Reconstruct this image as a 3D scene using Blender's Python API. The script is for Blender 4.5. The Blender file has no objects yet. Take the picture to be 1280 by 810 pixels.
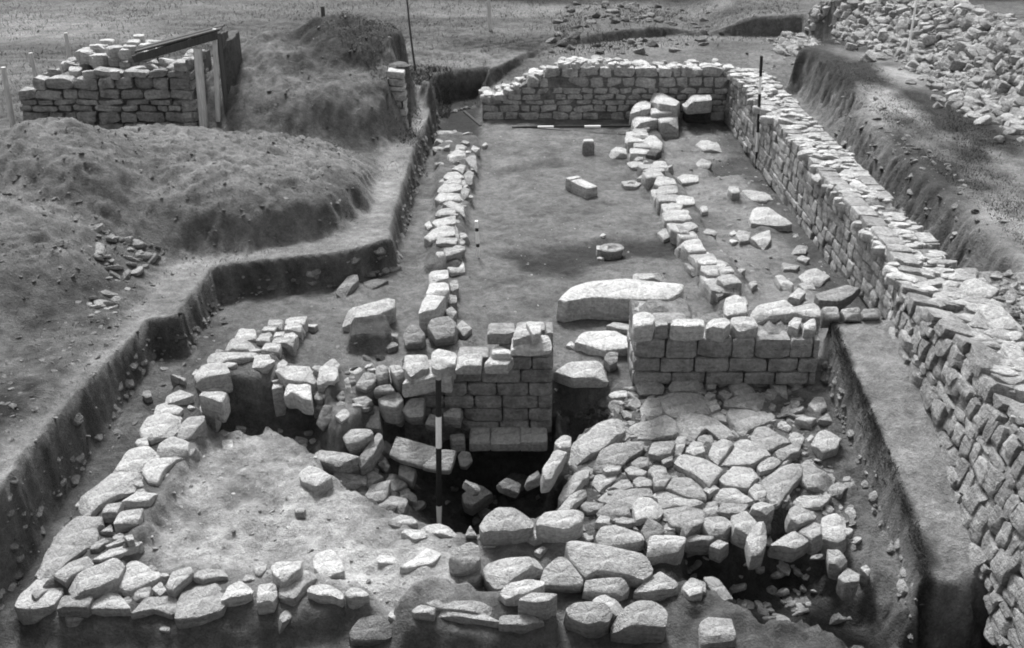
import bpy, math, random
import numpy as np
R = math.radians
rng = np.random.default_rng(7)
random.seed(7)
scene = bpy.context.scene
COL = scene.collection

# ------------------------------------------------------------------ camera
CAM_H, F, PITCH = 5.8, 1400.0, R(25.0)       # metres, focal length in photo pixels (1280 wide)
CP, SP = math.cos(PITCH), math.sin(PITCH)
def ray(px, py):
    a = (px - 640.0) / F; b = (405.0 - py) / F
    return np.array([a, CP + b * SP, -SP + b * CP])
def P(px, py, z=0.0):
    d = ray(px, py); t = (z - CAM_H) / d[2]
    return np.array([d[0] * t, d[1] * t, z])
def PV(px, py, Y):
    d = ray(px, py); t = Y / d[1]
    return np.array([d[0] * t, Y, CAM_H + d[2] * t])

# ------------------------------------------------------------------ noise
_T = rng.random((256, 256))
def vnoise(x, y):
    xi = np.floor(x).astype(int); yi = np.floor(y).astype(int)
    fx = x - xi; fy = y - yi
    fx = fx * fx * (3 - 2 * fx); fy = fy * fy * (3 - 2 * fy)
    a = _T[xi & 255, yi & 255]; b = _T[(xi + 1) & 255, yi & 255]
    c = _T[xi & 255, (yi + 1) & 255]; d = _T[(xi + 1) & 255, (yi + 1) & 255]
    return (a * (1 - fx) + b * fx) * (1 - fy) + (c * (1 - fx) + d * fx) * fy - .5
def fbm(x, y, f, o=4, g=.5):
    s = 0; a = 1.0
    for i in range(o):
        s = s + a * vnoise(x * f + 17.3 * i, y * f + 9.1 * i); f = f * 2.03; a *= g
    return s
def sstep(e0, e1, x):
    t = np.clip((x - e0) / (e1 - e0), 0, 1); return t * t * (3 - 2 * t)
def sdpoly(poly, X, Y):
    poly = np.asarray(poly, float)[:, :2]
    n = len(poly); d2 = np.full(X.shape, 1e9); ins = np.zeros(X.shape, bool)
    for i in range(n):
        ax, ay = poly[i]; bx, by = poly[(i + 1) % n]
        ex, ey = bx - ax, by - ay
        wx, wy = X - ax, Y - ay
        t = np.clip((wx * ex + wy * ey) / (ex * ex + ey * ey + 1e-12), 0, 1)
        d2 = np.minimum(d2, (wx - ex * t) ** 2 + (wy - ey * t) ** 2)
        c = ((ay > Y) != (by > Y)) & (X < ex * (Y - ay) / (ey if abs(ey) > 1e-9 else 1e-9) + ax)
        ins ^= c
    d = np.sqrt(d2)
    return np.where(ins, d, -d)
def W(pts, z=None):
    return np.array([P(p[0], p[1], p[2] if len(p) > 2 else z)[:2] for p in pts])

# ------------------------------------------------------------------ terrain
E_MAIN = np.vstack([W([(-170, 830), (0, 618), (60, 540), (130, 465), (188, 401), (228, 399), (234, 383), (269, 337), (296, 331),
                       (360, 325), (430, 317), (490, 300), (497, 270), (510, 220), (528, 165), (540, 145), (546, 112), (600, 100)], .45),
                    W([(606, 88), (690, 57), (850, 42), (1000, 42), (1050, 62)], .5),
                    [(5.75, 24.0), (5.0, 23.0), (4.85, 12.0), (4.7, 9.0), (4.7, 5.0), (-6.8, 5.0)]])
R_TRENCH = [(4.7, 12.15), (5.75, 12.2), (5.75, 16), (5.85, 19.6), (6.35, 20.0), (6.35, 24.3), (4.7, 24.6)]
PATH = W([(-170, 860), (0, 640), (190, 420), (300, 340), (430, 325), (500, 310), (548, 140), (520, 118), (500, 160), (468, 215), (456, 262), (420, 290),
          (330, 310), (235, 318), (205, 332), (120, 440), (60, 500), (10, 545), (-170, 700)], .45)
PIT = W([(405, 596), (440, 560), (470, 533), (500, 512, -.35), (506, 478, 0), (692, 478, 0), (696, 552, -.55), (704, 562), (712, 585), (700, 622), (688, 650), (640, 662), (590, 672), (540, 660), (478, 640), (440, 622)], -.4)
SHELF = W([(498, 520, -.55), (506, 478, 0), (692, 478, 0), (692, 556, -.7), (560, 548, -.62)], 0)
DOORHOLE = W([(694, 478), (740, 486), (768, 496), (748, 525), (715, 545), (692, 552)], -.15)
HOLLOW = W([(262, 506), (330, 512), (396, 508), (425, 560), (415, 590), (380, 560), (335, 541), (290, 546), (258, 545)], -.25)
ROOM = W([(258, 548), (335, 538), (395, 570), (470, 640), (560, 668), (600, 690), (560, 745), (460, 745), (330, 735), (190, 722), (165, 700), (200, 620)], -.2)
BLACKPIT = W([(868, 702), (900, 716), (945, 706), (985, 690), (1030, 712), (1058, 735), (1110, 765), (1150, 800), (1060, 812), (1000, 795), (900, 770), (850, 740)], -.7)
BAULK = W([(1033, 402, .5), (1130, 399, .5), (1190, 470, .38), (1260, 600, .05), (1330, 745, -.3), (1165, 775, -.3), (1138, 650, -.05), (1092, 540, .2), (1052, 455, .4)])
BLACKPIT_R = W([(1120, 800), (1172, 758), (1245, 735), (1300, 725), (1380, 700), (1400, 900), (1100, 880)], -.4)
FIELDHOLE = W([(545, 112), (607, 100), (600, 158), (548, 162)], .2)
HEAP = np.vstack([W([(975, 30), (1060, 48), (1110, 72), (1150, 80), (1190, 110), (1230, 135), (1290, 170), (1400, 230)], .9), W([(1400, 60), (1280, 22), (1240, 8), (1170, -12), (1010, -12), (985, 5)], 1.6)])
HEAP2 = W([(690, 40), (760, 40), (880, 28), (890, -10), (700, -14)], 1.0)
BEDS = [(W([(22, 760, -.35), (100, 640, -.25), (170, 575, -.15), (215, 500, -.05), (285, 425, .05), (330, 400, .1), (388, 398, .1), (375, 425, .1), (345, 470, 0), (300, 500, 0), (268, 520, -.05), (235, 590, -.15), (200, 650, -.2), (175, 700, -.3), (165, 745, -.35)]), .13),
        (W([(22, 762), (170, 690), (200, 700), (300, 715), (440, 735), (465, 748), (455, 762), (330, 786), (200, 784), (60, 780)], -.3), .12), (W([(492, 772), (500, 758), (540, 745), (640, 748), (695, 768), (692, 800), (500, 796)], -.35), .16),
        (W([(545, 165), (597, 170), (598, 205), (584, 260), (576, 335), (530, 335), (545, 270)], .1), .12), (W([(785, 120), (848, 112), (848, 150), (828, 160), (828, 200), (862, 240), (880, 280), (930, 352), (918, 388), (898, 388), (850, 302), (815, 230), (790, 170)], .1), .13),
        (W([(340, 456), (425, 456), (425, 482), (395, 496), (340, 505)], .1), .13)]
PEDEST = W([(436, 432), (440, 412), (485, 405), (492, 425), (478, 434)], .1)
PASSDIP = W([(884, 198), (948, 190), (945, 214), (890, 217)], 0)

def mound(X, Y, cx, cy, rx, ry, h, p=2.0):
    r = (np.abs((X - cx) / rx) ** p + np.abs((Y - cy) / ry) ** p) ** (1 / p)
    return h * (.55 * sstep(1.0, .15, r) + .45 * sstep(1.0, .64, r))

def terrain(X, Y, want_albedo=False):
    X = np.asarray(X, float); Y = np.asarray(Y, float)
    jit = fbm(X, Y, 2.3, 4) * .16
    jit2 = fbm(X + 31, Y, 6.0, 3) * .05
    rough = fbm(X, Y, .35, 5)
    fine = fbm(X + 7, Y + 3, 5.0, 4)
    clod = fbm(X + 40, Y + 13, 9.0, 3)
    z = .5 + .15 * rough + .03 * fine + sstep(23, 60, Y) * .5
    z = z + sstep(4.8, 6.2, X) * .42
    far = sstep(26, 34, Y)
    A = .088 + .12 * fbm(X * .5, Y * 1.5, .5, 5) + .05 * fine + .05 * clod + .05 * sstep(-7, -12, X) * sstep(21, 25, Y)
    A = A * (1 - far) + far * (.09 + .15 * fbm(X * .3, Y * 1.2, .5, 5) + .06 * sstep(-8, -14, X))
    # left spoil
    m1 = mound(X, Y, -5.05, 16.0, 3.6, 2.8, .80, 2.6)
    m1b = mound(X, Y, -7.3, 13.2, 2.9, 3.4, .75)
    m2 = mound(X, Y, -3.75, 20.6, 3.1, 2.5, 1.50, 2.0)
    m2b = mound(X, Y, -2.75, 21.2, 1.3, 1.6, .42)
    sp = m1 + m1b + m2 + m2b
    z = z + sp * (1 + .25 * rough) + np.clip(sp, 0, .5) * (.10 * fbm(X, Y, 1.6, 4) + .15 * clod + .10 * fbm(X, Y, 5, 3))
    spm = sstep(.05, .3, sp)
    A = A * (1 - spm) + spm * (.14 + .06 * fbm(X, Y, 1.3, 4) + .06 * clod - .025 * sstep(.5, .2, sp))
    turf = sstep(1.28, 1.6, m2 + m2b + .5 * fbm(X, Y, 1.1, 3))
    A = A * (1 - turf) + turf * .05
    # right bank: rank grass and trodden streaks
    bk = sstep(5.6, 6.3, X) * sstep(10.5, 12, Y) * (1 - sstep(23, 27, Y))
    g = fbm(X * 1.3, Y * .5, .9, 4)
    A = A * (1 - bk) + bk * np.clip(.10 + .42 * np.clip(g, -.2, .5), .03, .3)
    # heap ground
    hs = sdpoly(HEAP, X, Y); hm = sstep(-.3, 1.6, hs)
    z = z + hm * .95; A = A * (1 - hm) + hm * .09
    h2 = sdpoly(HEAP2, X, Y); hm2 = sstep(-.3, 1.5, h2); z = z + hm2 * .12; A = A * (1 - hm2) + hm2 * .10
    # rubbly ground behind the front of the great wall
    rb = sstep(4.6, 4.9, X) * (1 - sstep(11.9, 12.2, Y))
    z = z * (1 - rb) + rb * (.86 + .10 * fbm(X, Y, 2.0, 4) + .06 * clod); A = A * (1 - rb) + rb * (.17 + .10 * clod)
    def put(z, A, poly, h, w, alb, jamp=1.0, off=0.0):
        s = sdpoly(poly, X, Y) + (jit + jit2) * jamp + off
        m = sstep(-w, w, s)
        z2 = z * (1 - m) + h * m; dz = np.abs(z - h); z2 = z2 + 4 * m * (1 - m) * dz * (.28 * fbm(X * 1.1, Y * 1.1, 4.0, 3) + .30 * clod)
        am = sstep(-w, w + .04, s)
        return z2, A * (1 - am) + alb * am, m
    # the trodden strip
    z, A, pm = put(z, A, PATH, .45 + .03 * rough + .012 * fine, .16, .20 + .07 * fbm(X * 1.4, Y, 1.3, 4) + .05 * clod, .8)
    # excavation
    h = .0 + .05 * rough + .03 * fine + .016 * clod
    h = h + sstep(22.9, 27.2, Y) * .47
    h = h - (1 - sstep(7.4, 11.5, Y)) * .40
    alb = .128 + .05 * fbm(X, Y, .9, 4) + .04 * fine + .02 * clod
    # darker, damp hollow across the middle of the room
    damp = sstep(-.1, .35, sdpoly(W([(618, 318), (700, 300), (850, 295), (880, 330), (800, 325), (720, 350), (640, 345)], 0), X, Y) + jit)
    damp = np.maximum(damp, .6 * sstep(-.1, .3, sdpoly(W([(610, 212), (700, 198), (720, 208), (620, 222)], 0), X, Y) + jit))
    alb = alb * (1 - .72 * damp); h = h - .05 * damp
    # passage floor is paler and rougher
    pas = sstep(2.6, 2.9, X) * sstep(10.9, 11.3, Y) * (1 - sstep(22, 22.5, Y))
    h = h + pas * (.10 * fbm(X, Y, 1.1, 3) + sstep(14.5, 12.0, Y) * .18); alb = alb * (1 - pas) + pas * (.165 + .07 * fbm(X, Y, 1.6, 3))
    wl = sstep(3.7, 4.2, X) * pas; alb = alb * (1 - .55 * wl); h = h - .06 * wl  # floor darkened along the great wall: damp, plus contact shade painted into the colour
    # back slope beyond the end wall
    bs = sstep(22.7, 23.2, Y); alb = alb * (1 - bs) + bs * (.13 + .09 * fbm(X, Y, .8, 4))
    # deep trench outside the low wall
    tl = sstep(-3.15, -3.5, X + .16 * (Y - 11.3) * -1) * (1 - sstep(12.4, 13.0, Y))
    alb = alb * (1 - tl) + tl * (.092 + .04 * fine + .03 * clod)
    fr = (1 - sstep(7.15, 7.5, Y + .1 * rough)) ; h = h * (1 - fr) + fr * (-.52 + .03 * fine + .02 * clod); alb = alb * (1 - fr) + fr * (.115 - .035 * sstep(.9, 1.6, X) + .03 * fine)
    rbl = sstep(.45, .75, X) * sstep(10.75, 10.5, Y) * sstep(7.0, 7.5, Y)
    h = h + rbl * (-.02 + .05 * clod); alb = alb * (1 - rbl) + rbl * (.085 + .04 * clod)
    # soil banked against the baulk
    bb = sstep(2.4, 3.2, X - .05) * rbl; h = h - .15 * bb * sstep(10.2, 8.5, Y); alb = alb * (1 - bb) + bb * .12
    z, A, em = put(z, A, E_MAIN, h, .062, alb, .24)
    face = 4 * em * (1 - em); z = z + face * (.16 * fbm(X * 1.2, Y * 1.2, 2.2, 4))
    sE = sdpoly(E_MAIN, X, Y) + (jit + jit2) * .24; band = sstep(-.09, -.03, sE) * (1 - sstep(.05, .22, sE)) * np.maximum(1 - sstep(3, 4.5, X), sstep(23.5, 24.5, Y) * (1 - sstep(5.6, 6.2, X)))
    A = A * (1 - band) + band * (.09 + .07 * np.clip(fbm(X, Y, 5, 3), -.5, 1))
    z, A, _ = put(z, A, R_TRENCH, .02 + .05 * rough, .26, .125 + .07 * fine + .06 * clod, .15, .02)
    z, A, _ = put(z, A, ROOM, -.17 - .10 * sstep(9.6, 8.0, Y) + .12 * fbm(X, Y, .9, 3) + .04 * clod + .04 * fine, .22, .29 + .17 * fbm(X, Y, 1.5, 4) + .12 * clod, .5)
    for bp, bh in BEDS: z, A, _ = put(z, A, bp, z + bh, .07, A * .8, .25)
    z, A, _ = put(z, A, PEDEST, .24, .05, .05, .2)
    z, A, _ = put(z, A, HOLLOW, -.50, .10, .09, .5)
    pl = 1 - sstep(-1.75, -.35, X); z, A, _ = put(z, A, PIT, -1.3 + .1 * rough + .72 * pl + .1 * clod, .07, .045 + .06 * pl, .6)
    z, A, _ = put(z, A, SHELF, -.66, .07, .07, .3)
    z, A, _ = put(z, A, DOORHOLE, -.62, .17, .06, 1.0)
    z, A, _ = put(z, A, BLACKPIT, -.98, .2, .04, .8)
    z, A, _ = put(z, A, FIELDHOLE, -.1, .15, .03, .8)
    z, A, _ = put(z, A, PASSDIP, -.14, .1, .06, .6)
    hb = np.interp(Y, [7.0, 7.75, 9.0, 10.2, 11.4, 12], [-.5, -.33, .06, .34, .52, .52])
    z, A, bm = put(z, A, BAULK, hb + .03 * fine, .05, .21 + .05 * fine + .03 * clod, .2)
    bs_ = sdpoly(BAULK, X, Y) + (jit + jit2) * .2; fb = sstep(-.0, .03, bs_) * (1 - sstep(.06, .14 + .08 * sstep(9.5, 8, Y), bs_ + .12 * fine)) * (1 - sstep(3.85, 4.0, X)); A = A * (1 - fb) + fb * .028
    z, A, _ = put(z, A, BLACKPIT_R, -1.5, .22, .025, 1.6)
    return (z, np.clip(A, .02, .6)) if want_albedo else z
def gz(x, y):                                # height of the ground mesh at a point
    i = int(np.clip(np.searchsorted(xs, x) - 1, 0, nx - 2)); j = int(np.clip(np.searchsorted(ys, y) - 1, 0, ny - 2))
    f = min(1, max(0, (x - xs[i]) / (xs[i + 1] - xs[i]))); g = min(1, max(0, (y - ys[j]) / (ys[j + 1] - ys[j])))
    return float((ZZ[j, i] * (1 - f) + ZZ[j, i + 1] * f) * (1 - g) + (ZZ[j + 1, i] * (1 - f) + ZZ[j + 1, i + 1] * f) * g)

# ------------------------------------------------------------------ materials
def nodes(name):
    m = bpy.data.materials.new(name); m.use_nodes = True
    nt = m.node_tree; nt.nodes.clear()
    out = nt.nodes.new('ShaderNodeOutputMaterial'); b = nt.nodes.new('ShaderNodeBsdfPrincipled')
    nt.links.new(b.outputs[0], out.inputs[0])
    b.inputs['Roughness'].default_value = .95
    b.inputs['Specular IOR Level'].default_value = .15
    return m, nt, b
def N(nt, kind, **kw):
    n = nt.nodes.new(kind)
    for k, v in kw.items():
        if k in n.inputs: n.inputs[k].default_value = v
        else: setattr(n, k, v)
    return n
def math_(nt, op, a, b):
    n = nt.nodes.new('ShaderNodeMath'); n.operation = op
    for i, v in enumerate((a, b)):
        if isinstance(v, (int, float)): n.inputs[i].default_value = v
        else: nt.links.new(v, n.inputs[i])
    return n.outputs[0]
def ramp(nt, src, a, b, c, d):
    n = nt.nodes.new('ShaderNodeMapRange'); nt.links.new(src, n.inputs[0])
    for i, v in enumerate((a, b, c, d)): n.inputs[i + 1].default_value = v
    return n.outputs[0]
def grey(nt, b, val, bump=None, strength=.6, dist=.02):
    nt.links.new(val, b.inputs['Base Color'])
    if bump is not None:
        bn = N(nt, 'ShaderNodeBump', Strength=strength, Distance=dist)
        nt.links.new(bump, bn.inputs['Height']); nt.links.new(bn.outputs[0], b.inputs['Normal'])
def noise(nt, vec, scale, detail=4, rough=.6):
    n = N(nt, 'ShaderNodeTexNoise', Scale=scale, Detail=detail, Roughness=rough); nt.links.new(vec, n.inputs['Vector']); return n.outputs['Fac']

def mat_ground():
    m, nt, b = nodes('excavated_soil'); tc = N(nt, 'ShaderNodeTexCoord').outputs['Object']
    at = N(nt, 'ShaderNodeAttribute', attribute_name='albedo').outputs['Fac']
    n1 = noise(nt, tc, 2.2, 8, .65); n2 = noise(nt, tc, 11, 8, .75); n3 = noise(nt, tc, 48, 4, .7)
    v = math_(nt, 'MULTIPLY', at, ramp(nt, n1, .25, .75, .62, 1.38))
    v = math_(nt, 'MULTIPLY', v, ramp(nt, n2, .32, .68, .62, 1.36))
    v = math_(nt, 'MULTIPLY', v, ramp(nt, n3, .3, .7, .8, 1.25))
    h = math_(nt, 'ADD', math_(nt, 'MULTIPLY', n2, .65), math_(nt, 'MULTIPLY', n3, .35))
    grey(nt, b, v, h, 1.0, .10); return m
def mat_stone(name, base=1.0, spot=1.0):
    m, nt, b = nodes(name); tc = N(nt, 'ShaderNodeTexCoord').outputs['Object']
    at = N(nt, 'ShaderNodeAttribute', attribute_name='tone').outputs['Fac']
    n1 = noise(nt, tc, 5, 6, .65); n2 = noise(nt, tc, 26, 6, .7); n3 = noise(nt, tc, 90, 3, .7)
    v = math_(nt, 'MULTIPLY', at, ramp(nt, n1, .3, .7, base * .66, base * 1.2))
    pit = N(nt, 'ShaderNodeTexVoronoi', Scale=38.0); nt.links.new(tc, pit.inputs['Vector']); pv = ramp(nt, pit.outputs['Distance'], .0, .35, -.6, .15)
    mp = N(nt, 'ShaderNodeMapping'); mp.inputs['Scale'].default_value = (2.2, 2.2, 17); mp.inputs['Rotation'].default_value = (.12, .09, 0); nt.links.new(tc, mp.inputs[0])
    bed = noise(nt, mp.outputs[0], 1.6, 5, .6)
    v = math_(nt, 'MULTIPLY', v, ramp(nt, bed, .35, .65, .86, 1.1))
    lich = noise(nt, tc, 5.5, 5, .65); v = math_(nt, 'MULTIPLY', v, ramp(nt, lich, .50, .68, 1.0, .66))
    v = math_(nt, 'MULTIPLY', v, ramp(nt, n2, .36, .60, 1 - .30 * spot, 1.12))
    v = math_(nt, 'MULTIPLY', v, ramp(nt, n3, .3, .7, .9, 1.1))
    h = math_(nt, 'ADD', math_(nt, 'MULTIPLY', n2, .8), math_(nt, 'ADD', math_(nt, 'MULTIPLY', n3, .3), math_(nt, 'MULTIPLY', n1, 1.0)))
    h = math_(nt, 'ADD', math_(nt, 'ADD', h, math_(nt, 'MULTIPLY', bed, .9)), math_(nt, 'MULTIPLY', pv, .35))
    grey(nt, b, v, h, .9, .055); return m
def mat_plain(name, val, scale=20, amp=.25, bump=.3):
    m, nt, b = nodes(name); tc = N(nt, 'ShaderNodeTexCoord').outputs['Object']
    n = noise(nt, tc, scale, 6, .7)
    grey(nt, b, ramp(nt, n, .3, .7, val * (1 - amp), val * (1 + amp)), n, bump, .01); return m
def mat_wood(name, val):
    m, nt, b = nodes(name); tc = N(nt, 'ShaderNodeTexCoord').outputs['Object']
    mp = N(nt, 'ShaderNodeMapping'); mp.inputs['Scale'].default_value = (30, 30, 2.5); nt.links.new(tc, mp.inputs[0])
    n = noise(nt, mp.outputs[0], 1.5, 6, .7)
    grey(nt, b, ramp(nt, n, .3, .7, val * .6, val * 1.35), n, .5, .01); return m
M_GROUND = mat_ground()
M_STONE = mat_stone('weathered_sandstone')
M_CORE = mat_stone('rubble_core', .8)
M_WOODL = mat_wood('pale_timber', .5); M_WOODD = mat_wood('dark_timber', .07)
M_WHITE = mat_plain('white_paint', .78, 40, .08, .1); M_BLACK = mat_plain('black_paint', .03, 40, .2, .1)
M_GRASS = mat_plain('rank_grass', .075, 6, .5, .1); M_GRASSF = mat_plain('field_grass', .095, 3, .5, .1)
M_TURF = mat_plain('stacked_turf', .06, 12, .4, .8)

# ------------------------------------------------------------------ mesh helpers
def link(name, V, Fc, mat, parent=None, tone=None, smooth=True, attr='tone'):
    me = bpy.data.meshes.new(name)
    V = np.asarray(V, float)
    me.from_pydata(V.tolist(), [], Fc); me.validate()
    if tone is not None:
        a = me.attributes.new(attr, 'FLOAT', 'POINT')
        t = np.full(len(V), tone, np.float32) if np.isscalar(tone) else np.asarray(tone, np.float32)
        a.data.foreach_set('value', t)
    if smooth:
        me.polygons.foreach_set('use_smooth', [True] * len(me.polygons)); me.set_sharp_from_angle(angle=R(34))
    me.materials.append(mat)
    o = bpy.data.objects.new(name, me); COL.objects.link(o)
    if parent is not None: o.parent = parent
    return o
def tag(o, label=None, cat=None, group=None, kind=None):
    if label: o['label'] = label
    if cat: o['category'] = cat
    if group: o['group'] = group
    if kind: o['kind'] = kind
    return o
def empty(name, loc, label, cat, group=None):
    o = bpy.data.objects.new(name, None); o.location = loc; o.empty_display_size = .2; COL.objects.link(o)
    tag(o, label, cat, group); return o
class MB:
    def __init__(s): s.V = []; s.F = []; s.t = []; s.n = 0
    def add(s, V, Fc, tone=.45):
        V = np.asarray(V, float); s.V.append(V); n = s.n
        s.F.extend([tuple(i + n for i in f) for f in Fc]); s.t.append(np.full(len(V), tone)); s.n += len(V)
    def build(s, name, mat, parent=None, origin=(0, 0, 0), smooth=True):
        return link(name, np.vstack(s.V) - np.asarray(origin), s.F, mat, parent, np.concatenate(s.t), smooth)
    def box(s, c, size, rot=0, tone=.45, axes=None):
        c = np.asarray(c, float); hx, hy, hz = np.asarray(size) / 2
        q = np.array([(x, y, z) for z in (-hz, hz) for y in (-hy, hy) for x in (-hx, hx)])
        if axes is not None: q = q @ np.asarray(axes)
        else:
            ca, sa = math.cos(rot), math.sin(rot); q = np.column_stack([q[:, 0] * ca - q[:, 1] * sa, q[:, 0] * sa + q[:, 1] * ca, q[:, 2]])
        s.add(q + c, [(0, 2, 3, 1), (4, 5, 7, 6), (0, 1, 5, 4), (2, 6, 7, 3), (0, 4, 6, 2), (1, 3, 7, 5)], tone)
    def tube(s, p0, p1, r0, r1, n=10, tone=.45):
        p0 = np.asarray(p0, float); p1 = np.asarray(p1, float); d = p1 - p0; d /= np.linalg.norm(d)
        u = np.cross(d, [0.3, 1, .2]); u /= np.linalg.norm(u); v = np.cross(d, u)
        a = np.arange(n) * 2 * math.pi / n
        ring = np.outer(np.cos(a), u) + np.outer(np.sin(a), v)
        V = np.vstack([p0 + ring * r0, p1 + ring * r1])
        Fc = [(i, (i + 1) % n, n + (i + 1) % n, n + i) for i in range(n)] + [tuple(range(n - 1, -1, -1)), tuple(range(n, 2 * n))]
        s.add(V, Fc, tone)

def resample(poly, n):
    poly = np.asarray(poly, float); q = np.vstack([poly, poly[:1]])
    L = np.linalg.norm(np.diff(q, axis=0), axis=1); S = np.concatenate([[0], np.cumsum(L)])
    t = np.linspace(0, S[-1], n, endpoint=False)
    return np.column_stack([np.interp(t, S, q[:, 0]), np.interp(t, S, q[:, 1])])
def ccw(p):
    p = np.asarray(p, float); x, y = p[:, 0], p[:, 1]
    return p if np.sum(x * np.roll(y, -1) - y * np.roll(x, -1)) > 0 else p[::-1]
def centroid(p):
    x, y = p[:, 0], p[:, 1]; x1, y1 = np.roll(x, -1), np.roll(y, -1); c = x * y1 - x1 * y; a = c.sum() / 2
    if abs(a) < 1e-9: return p.mean(0)
    return np.array([((x + x1) * c).sum() / (6 * a), ((y + y1) * c).sum() / (6 * a)])
def stone(outline, T, rough=.035, n=30, chips=2, flare=.03, dome=.03, rnd=.18, r=None, grow=1.05, soft=.8):
    """outline in a local plane (top at z=0), body down to -T; returns verts, faces"""
    r = r or rng
    o = resample(ccw(outline), n)
    o = o * (1 - rnd) + rnd * (np.roll(o, 1, 0) + np.roll(o, -1, 0)) / 2
    c = centroid(o); o = c + (o - c) * grow; d = o - c
    size = math.sqrt(max(1e-4, abs(np.sum(o[:, 0] * np.roll(o[:, 1], -1) - o[:, 1] * np.roll(o[:, 0], -1)) / 2)))
    e = min(.07 * size, .2 * T, .022) * r.uniform(.5, 1.4) * soft
    k = np.linalg.norm(d, axis=1).mean()
    prof = [(.33, 0), (.62, 0), (1 - 1.7 * e / k, -.04 * e), (1 - .6 * e / k, -.35 * e), (1.0, -1.1 * e), (1 + flare * .4, -T * .35), (1 + flare, -T * .68), (1 + flare - .06, -T * .92), (.75, -T)]
    V = [np.array([[c[0], c[1], dome * size * .5]])]
    for s, z in prof:
        s = max(s, .3) if z == 0 else max(s, .66)
        zz = z + (dome * size * .5 * max(0, 1 - s * s))
        V.append(np.column_stack([c + d * s, np.full(n, zz)]))
    V.append(np.array([[c[0], c[1], -T]])); V = np.vstack(V)
    for _ in range(chips):                         # sides split off along a plane
        a = r.uniform(0, 6.283); dirn = np.array([math.cos(a), math.sin(a)]); pr = (V[:, :2] - c) @ dirn + .35 * V[:, 2] * r.uniform(-1, 1)
        lim = pr.max() * r.uniform(.88, .99); ex = np.maximum(pr - lim, 0); V[:, :2] -= np.outer(ex * .85, dirn)
    for _ in range(chips):                         # broken corners and facets
        a = r.uniform(0, 6.283); sl = r.uniform(.2, 1.1); dirn = np.array([math.cos(a), math.sin(a)])
        pr = (V[:, :2] - c) @ dirn; mx = pr.max(); lim = -sl * (pr - mx * r.uniform(.35, .8))
        top = V[:, 2] > -T * .6
        V[:, 2] = np.where(top & (lim < V[:, 2]), np.maximum(lim, -T * .55), V[:, 2])
    disp = np.zeros_like(V); nn = 7
    for i in range(nn):
        f = r.normal(size=3); f *= r.uniform(2.5, 9 + 3 * i) / np.linalg.norm(f) / size
        g = r.normal(size=3); g /= np.linalg.norm(g)
        disp += np.outer(np.sin(V @ f + r.uniform(0, 6.28)), g) / (1 + .35 * i)
    V = V + disp * rough * size * .35 * np.array([1, 1, .8])
    m = len(prof); Fc = [(0, 1 + i, 1 + (i + 1) % n) for i in range(n)]
    for j in range(m - 1):
        a = 1 + j * n; b = a + n
        Fc += [(a + i, b + i, b + (i + 1) % n, a + (i + 1) % n) for i in range(n)]
    a = 1 + (m - 1) * n; l = a + n
    Fc += [(l, a + (i + 1) % n, a + i) for i in range(n)]
    return V, Fc
def frame(V, o, u, v, w):
    return np.asarray(o) + np.outer(V[:, 0], u) + np.outer(V[:, 1], v) + np.outer(V[:, 2], w)
def rpoly(sx, sy, n=None, jit=.28, r=None):
    r = r or rng; n = n or int(r.integers(5, 9))
    a = (np.arange(n) + r.uniform(-.32, .32, n)) * 2 * math.pi / n + r.uniform(0, 6.28)
    q = 1 - jit * r.random(n)
    return np.column_stack([np.cos(a) * q * sx / 2, np.sin(a) * q * sy / 2])

# ------------------------------------------------------------------ terrain mesh
def coords(segs):
    out = []
    for a, b, s in segs: out.append(np.arange(a, b - 1e-6, s))
    return np.concatenate(out + [[segs[-1][1]]])
def grow(a, step, k, end):
    o = []; x = a
    while x < end: o.append(x); x += step; step *= k
    return np.array(o + [end])
xs = coords([(-8.2, 7.2, .036)]); xs = np.concatenate([-grow(8.25, .07, 1.12, 420)[::-1], xs, grow(7.25, .07, 1.12, 420)])
ys = coords([(5.2, 12.5, .034), (12.5, 18, .045), (18, 29.5, .065)]); ys = np.concatenate([-grow(-5.1, .3, 1.25, 60)[::-1], ys, grow(29.56, .09, 1.055, 700)])
ys = np.unique(ys)
XX, YY = np.meshgrid(xs, ys)
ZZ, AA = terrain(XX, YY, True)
nx, ny = len(xs), len(ys)
V = np.column_stack([XX.ravel(), YY.ravel(), ZZ.ravel()])
ii = np.arange(nx * ny).reshape(ny, nx)
Q = np.stack([ii[:-1, :-1], ii[:-1, 1:], ii[1:, 1:], ii[1:, :-1]], -1).reshape(-1, 4)
me = bpy.data.meshes.new('ground')
me.vertices.add(len(V)); me.vertices.foreach_set('co', V.astype(np.float32).ravel())
me.loops.add(Q.size); me.loops.foreach_set('vertex_index', Q.astype(np.int32).ravel())
me.polygons.add(len(Q)); me.polygons.foreach_set('loop_start', np.arange(0, Q.size, 4, dtype=np.int32))
me.polygons.foreach_set('use_smooth', np.ones(len(Q), bool)); me.update(calc_edges=True)
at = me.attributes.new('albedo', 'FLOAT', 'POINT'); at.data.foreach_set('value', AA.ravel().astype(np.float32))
me.materials.append(M_GROUND)
ground = bpy.data.objects.new('ground', me); COL.objects.link(ground); tag(ground, kind='structure')

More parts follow.
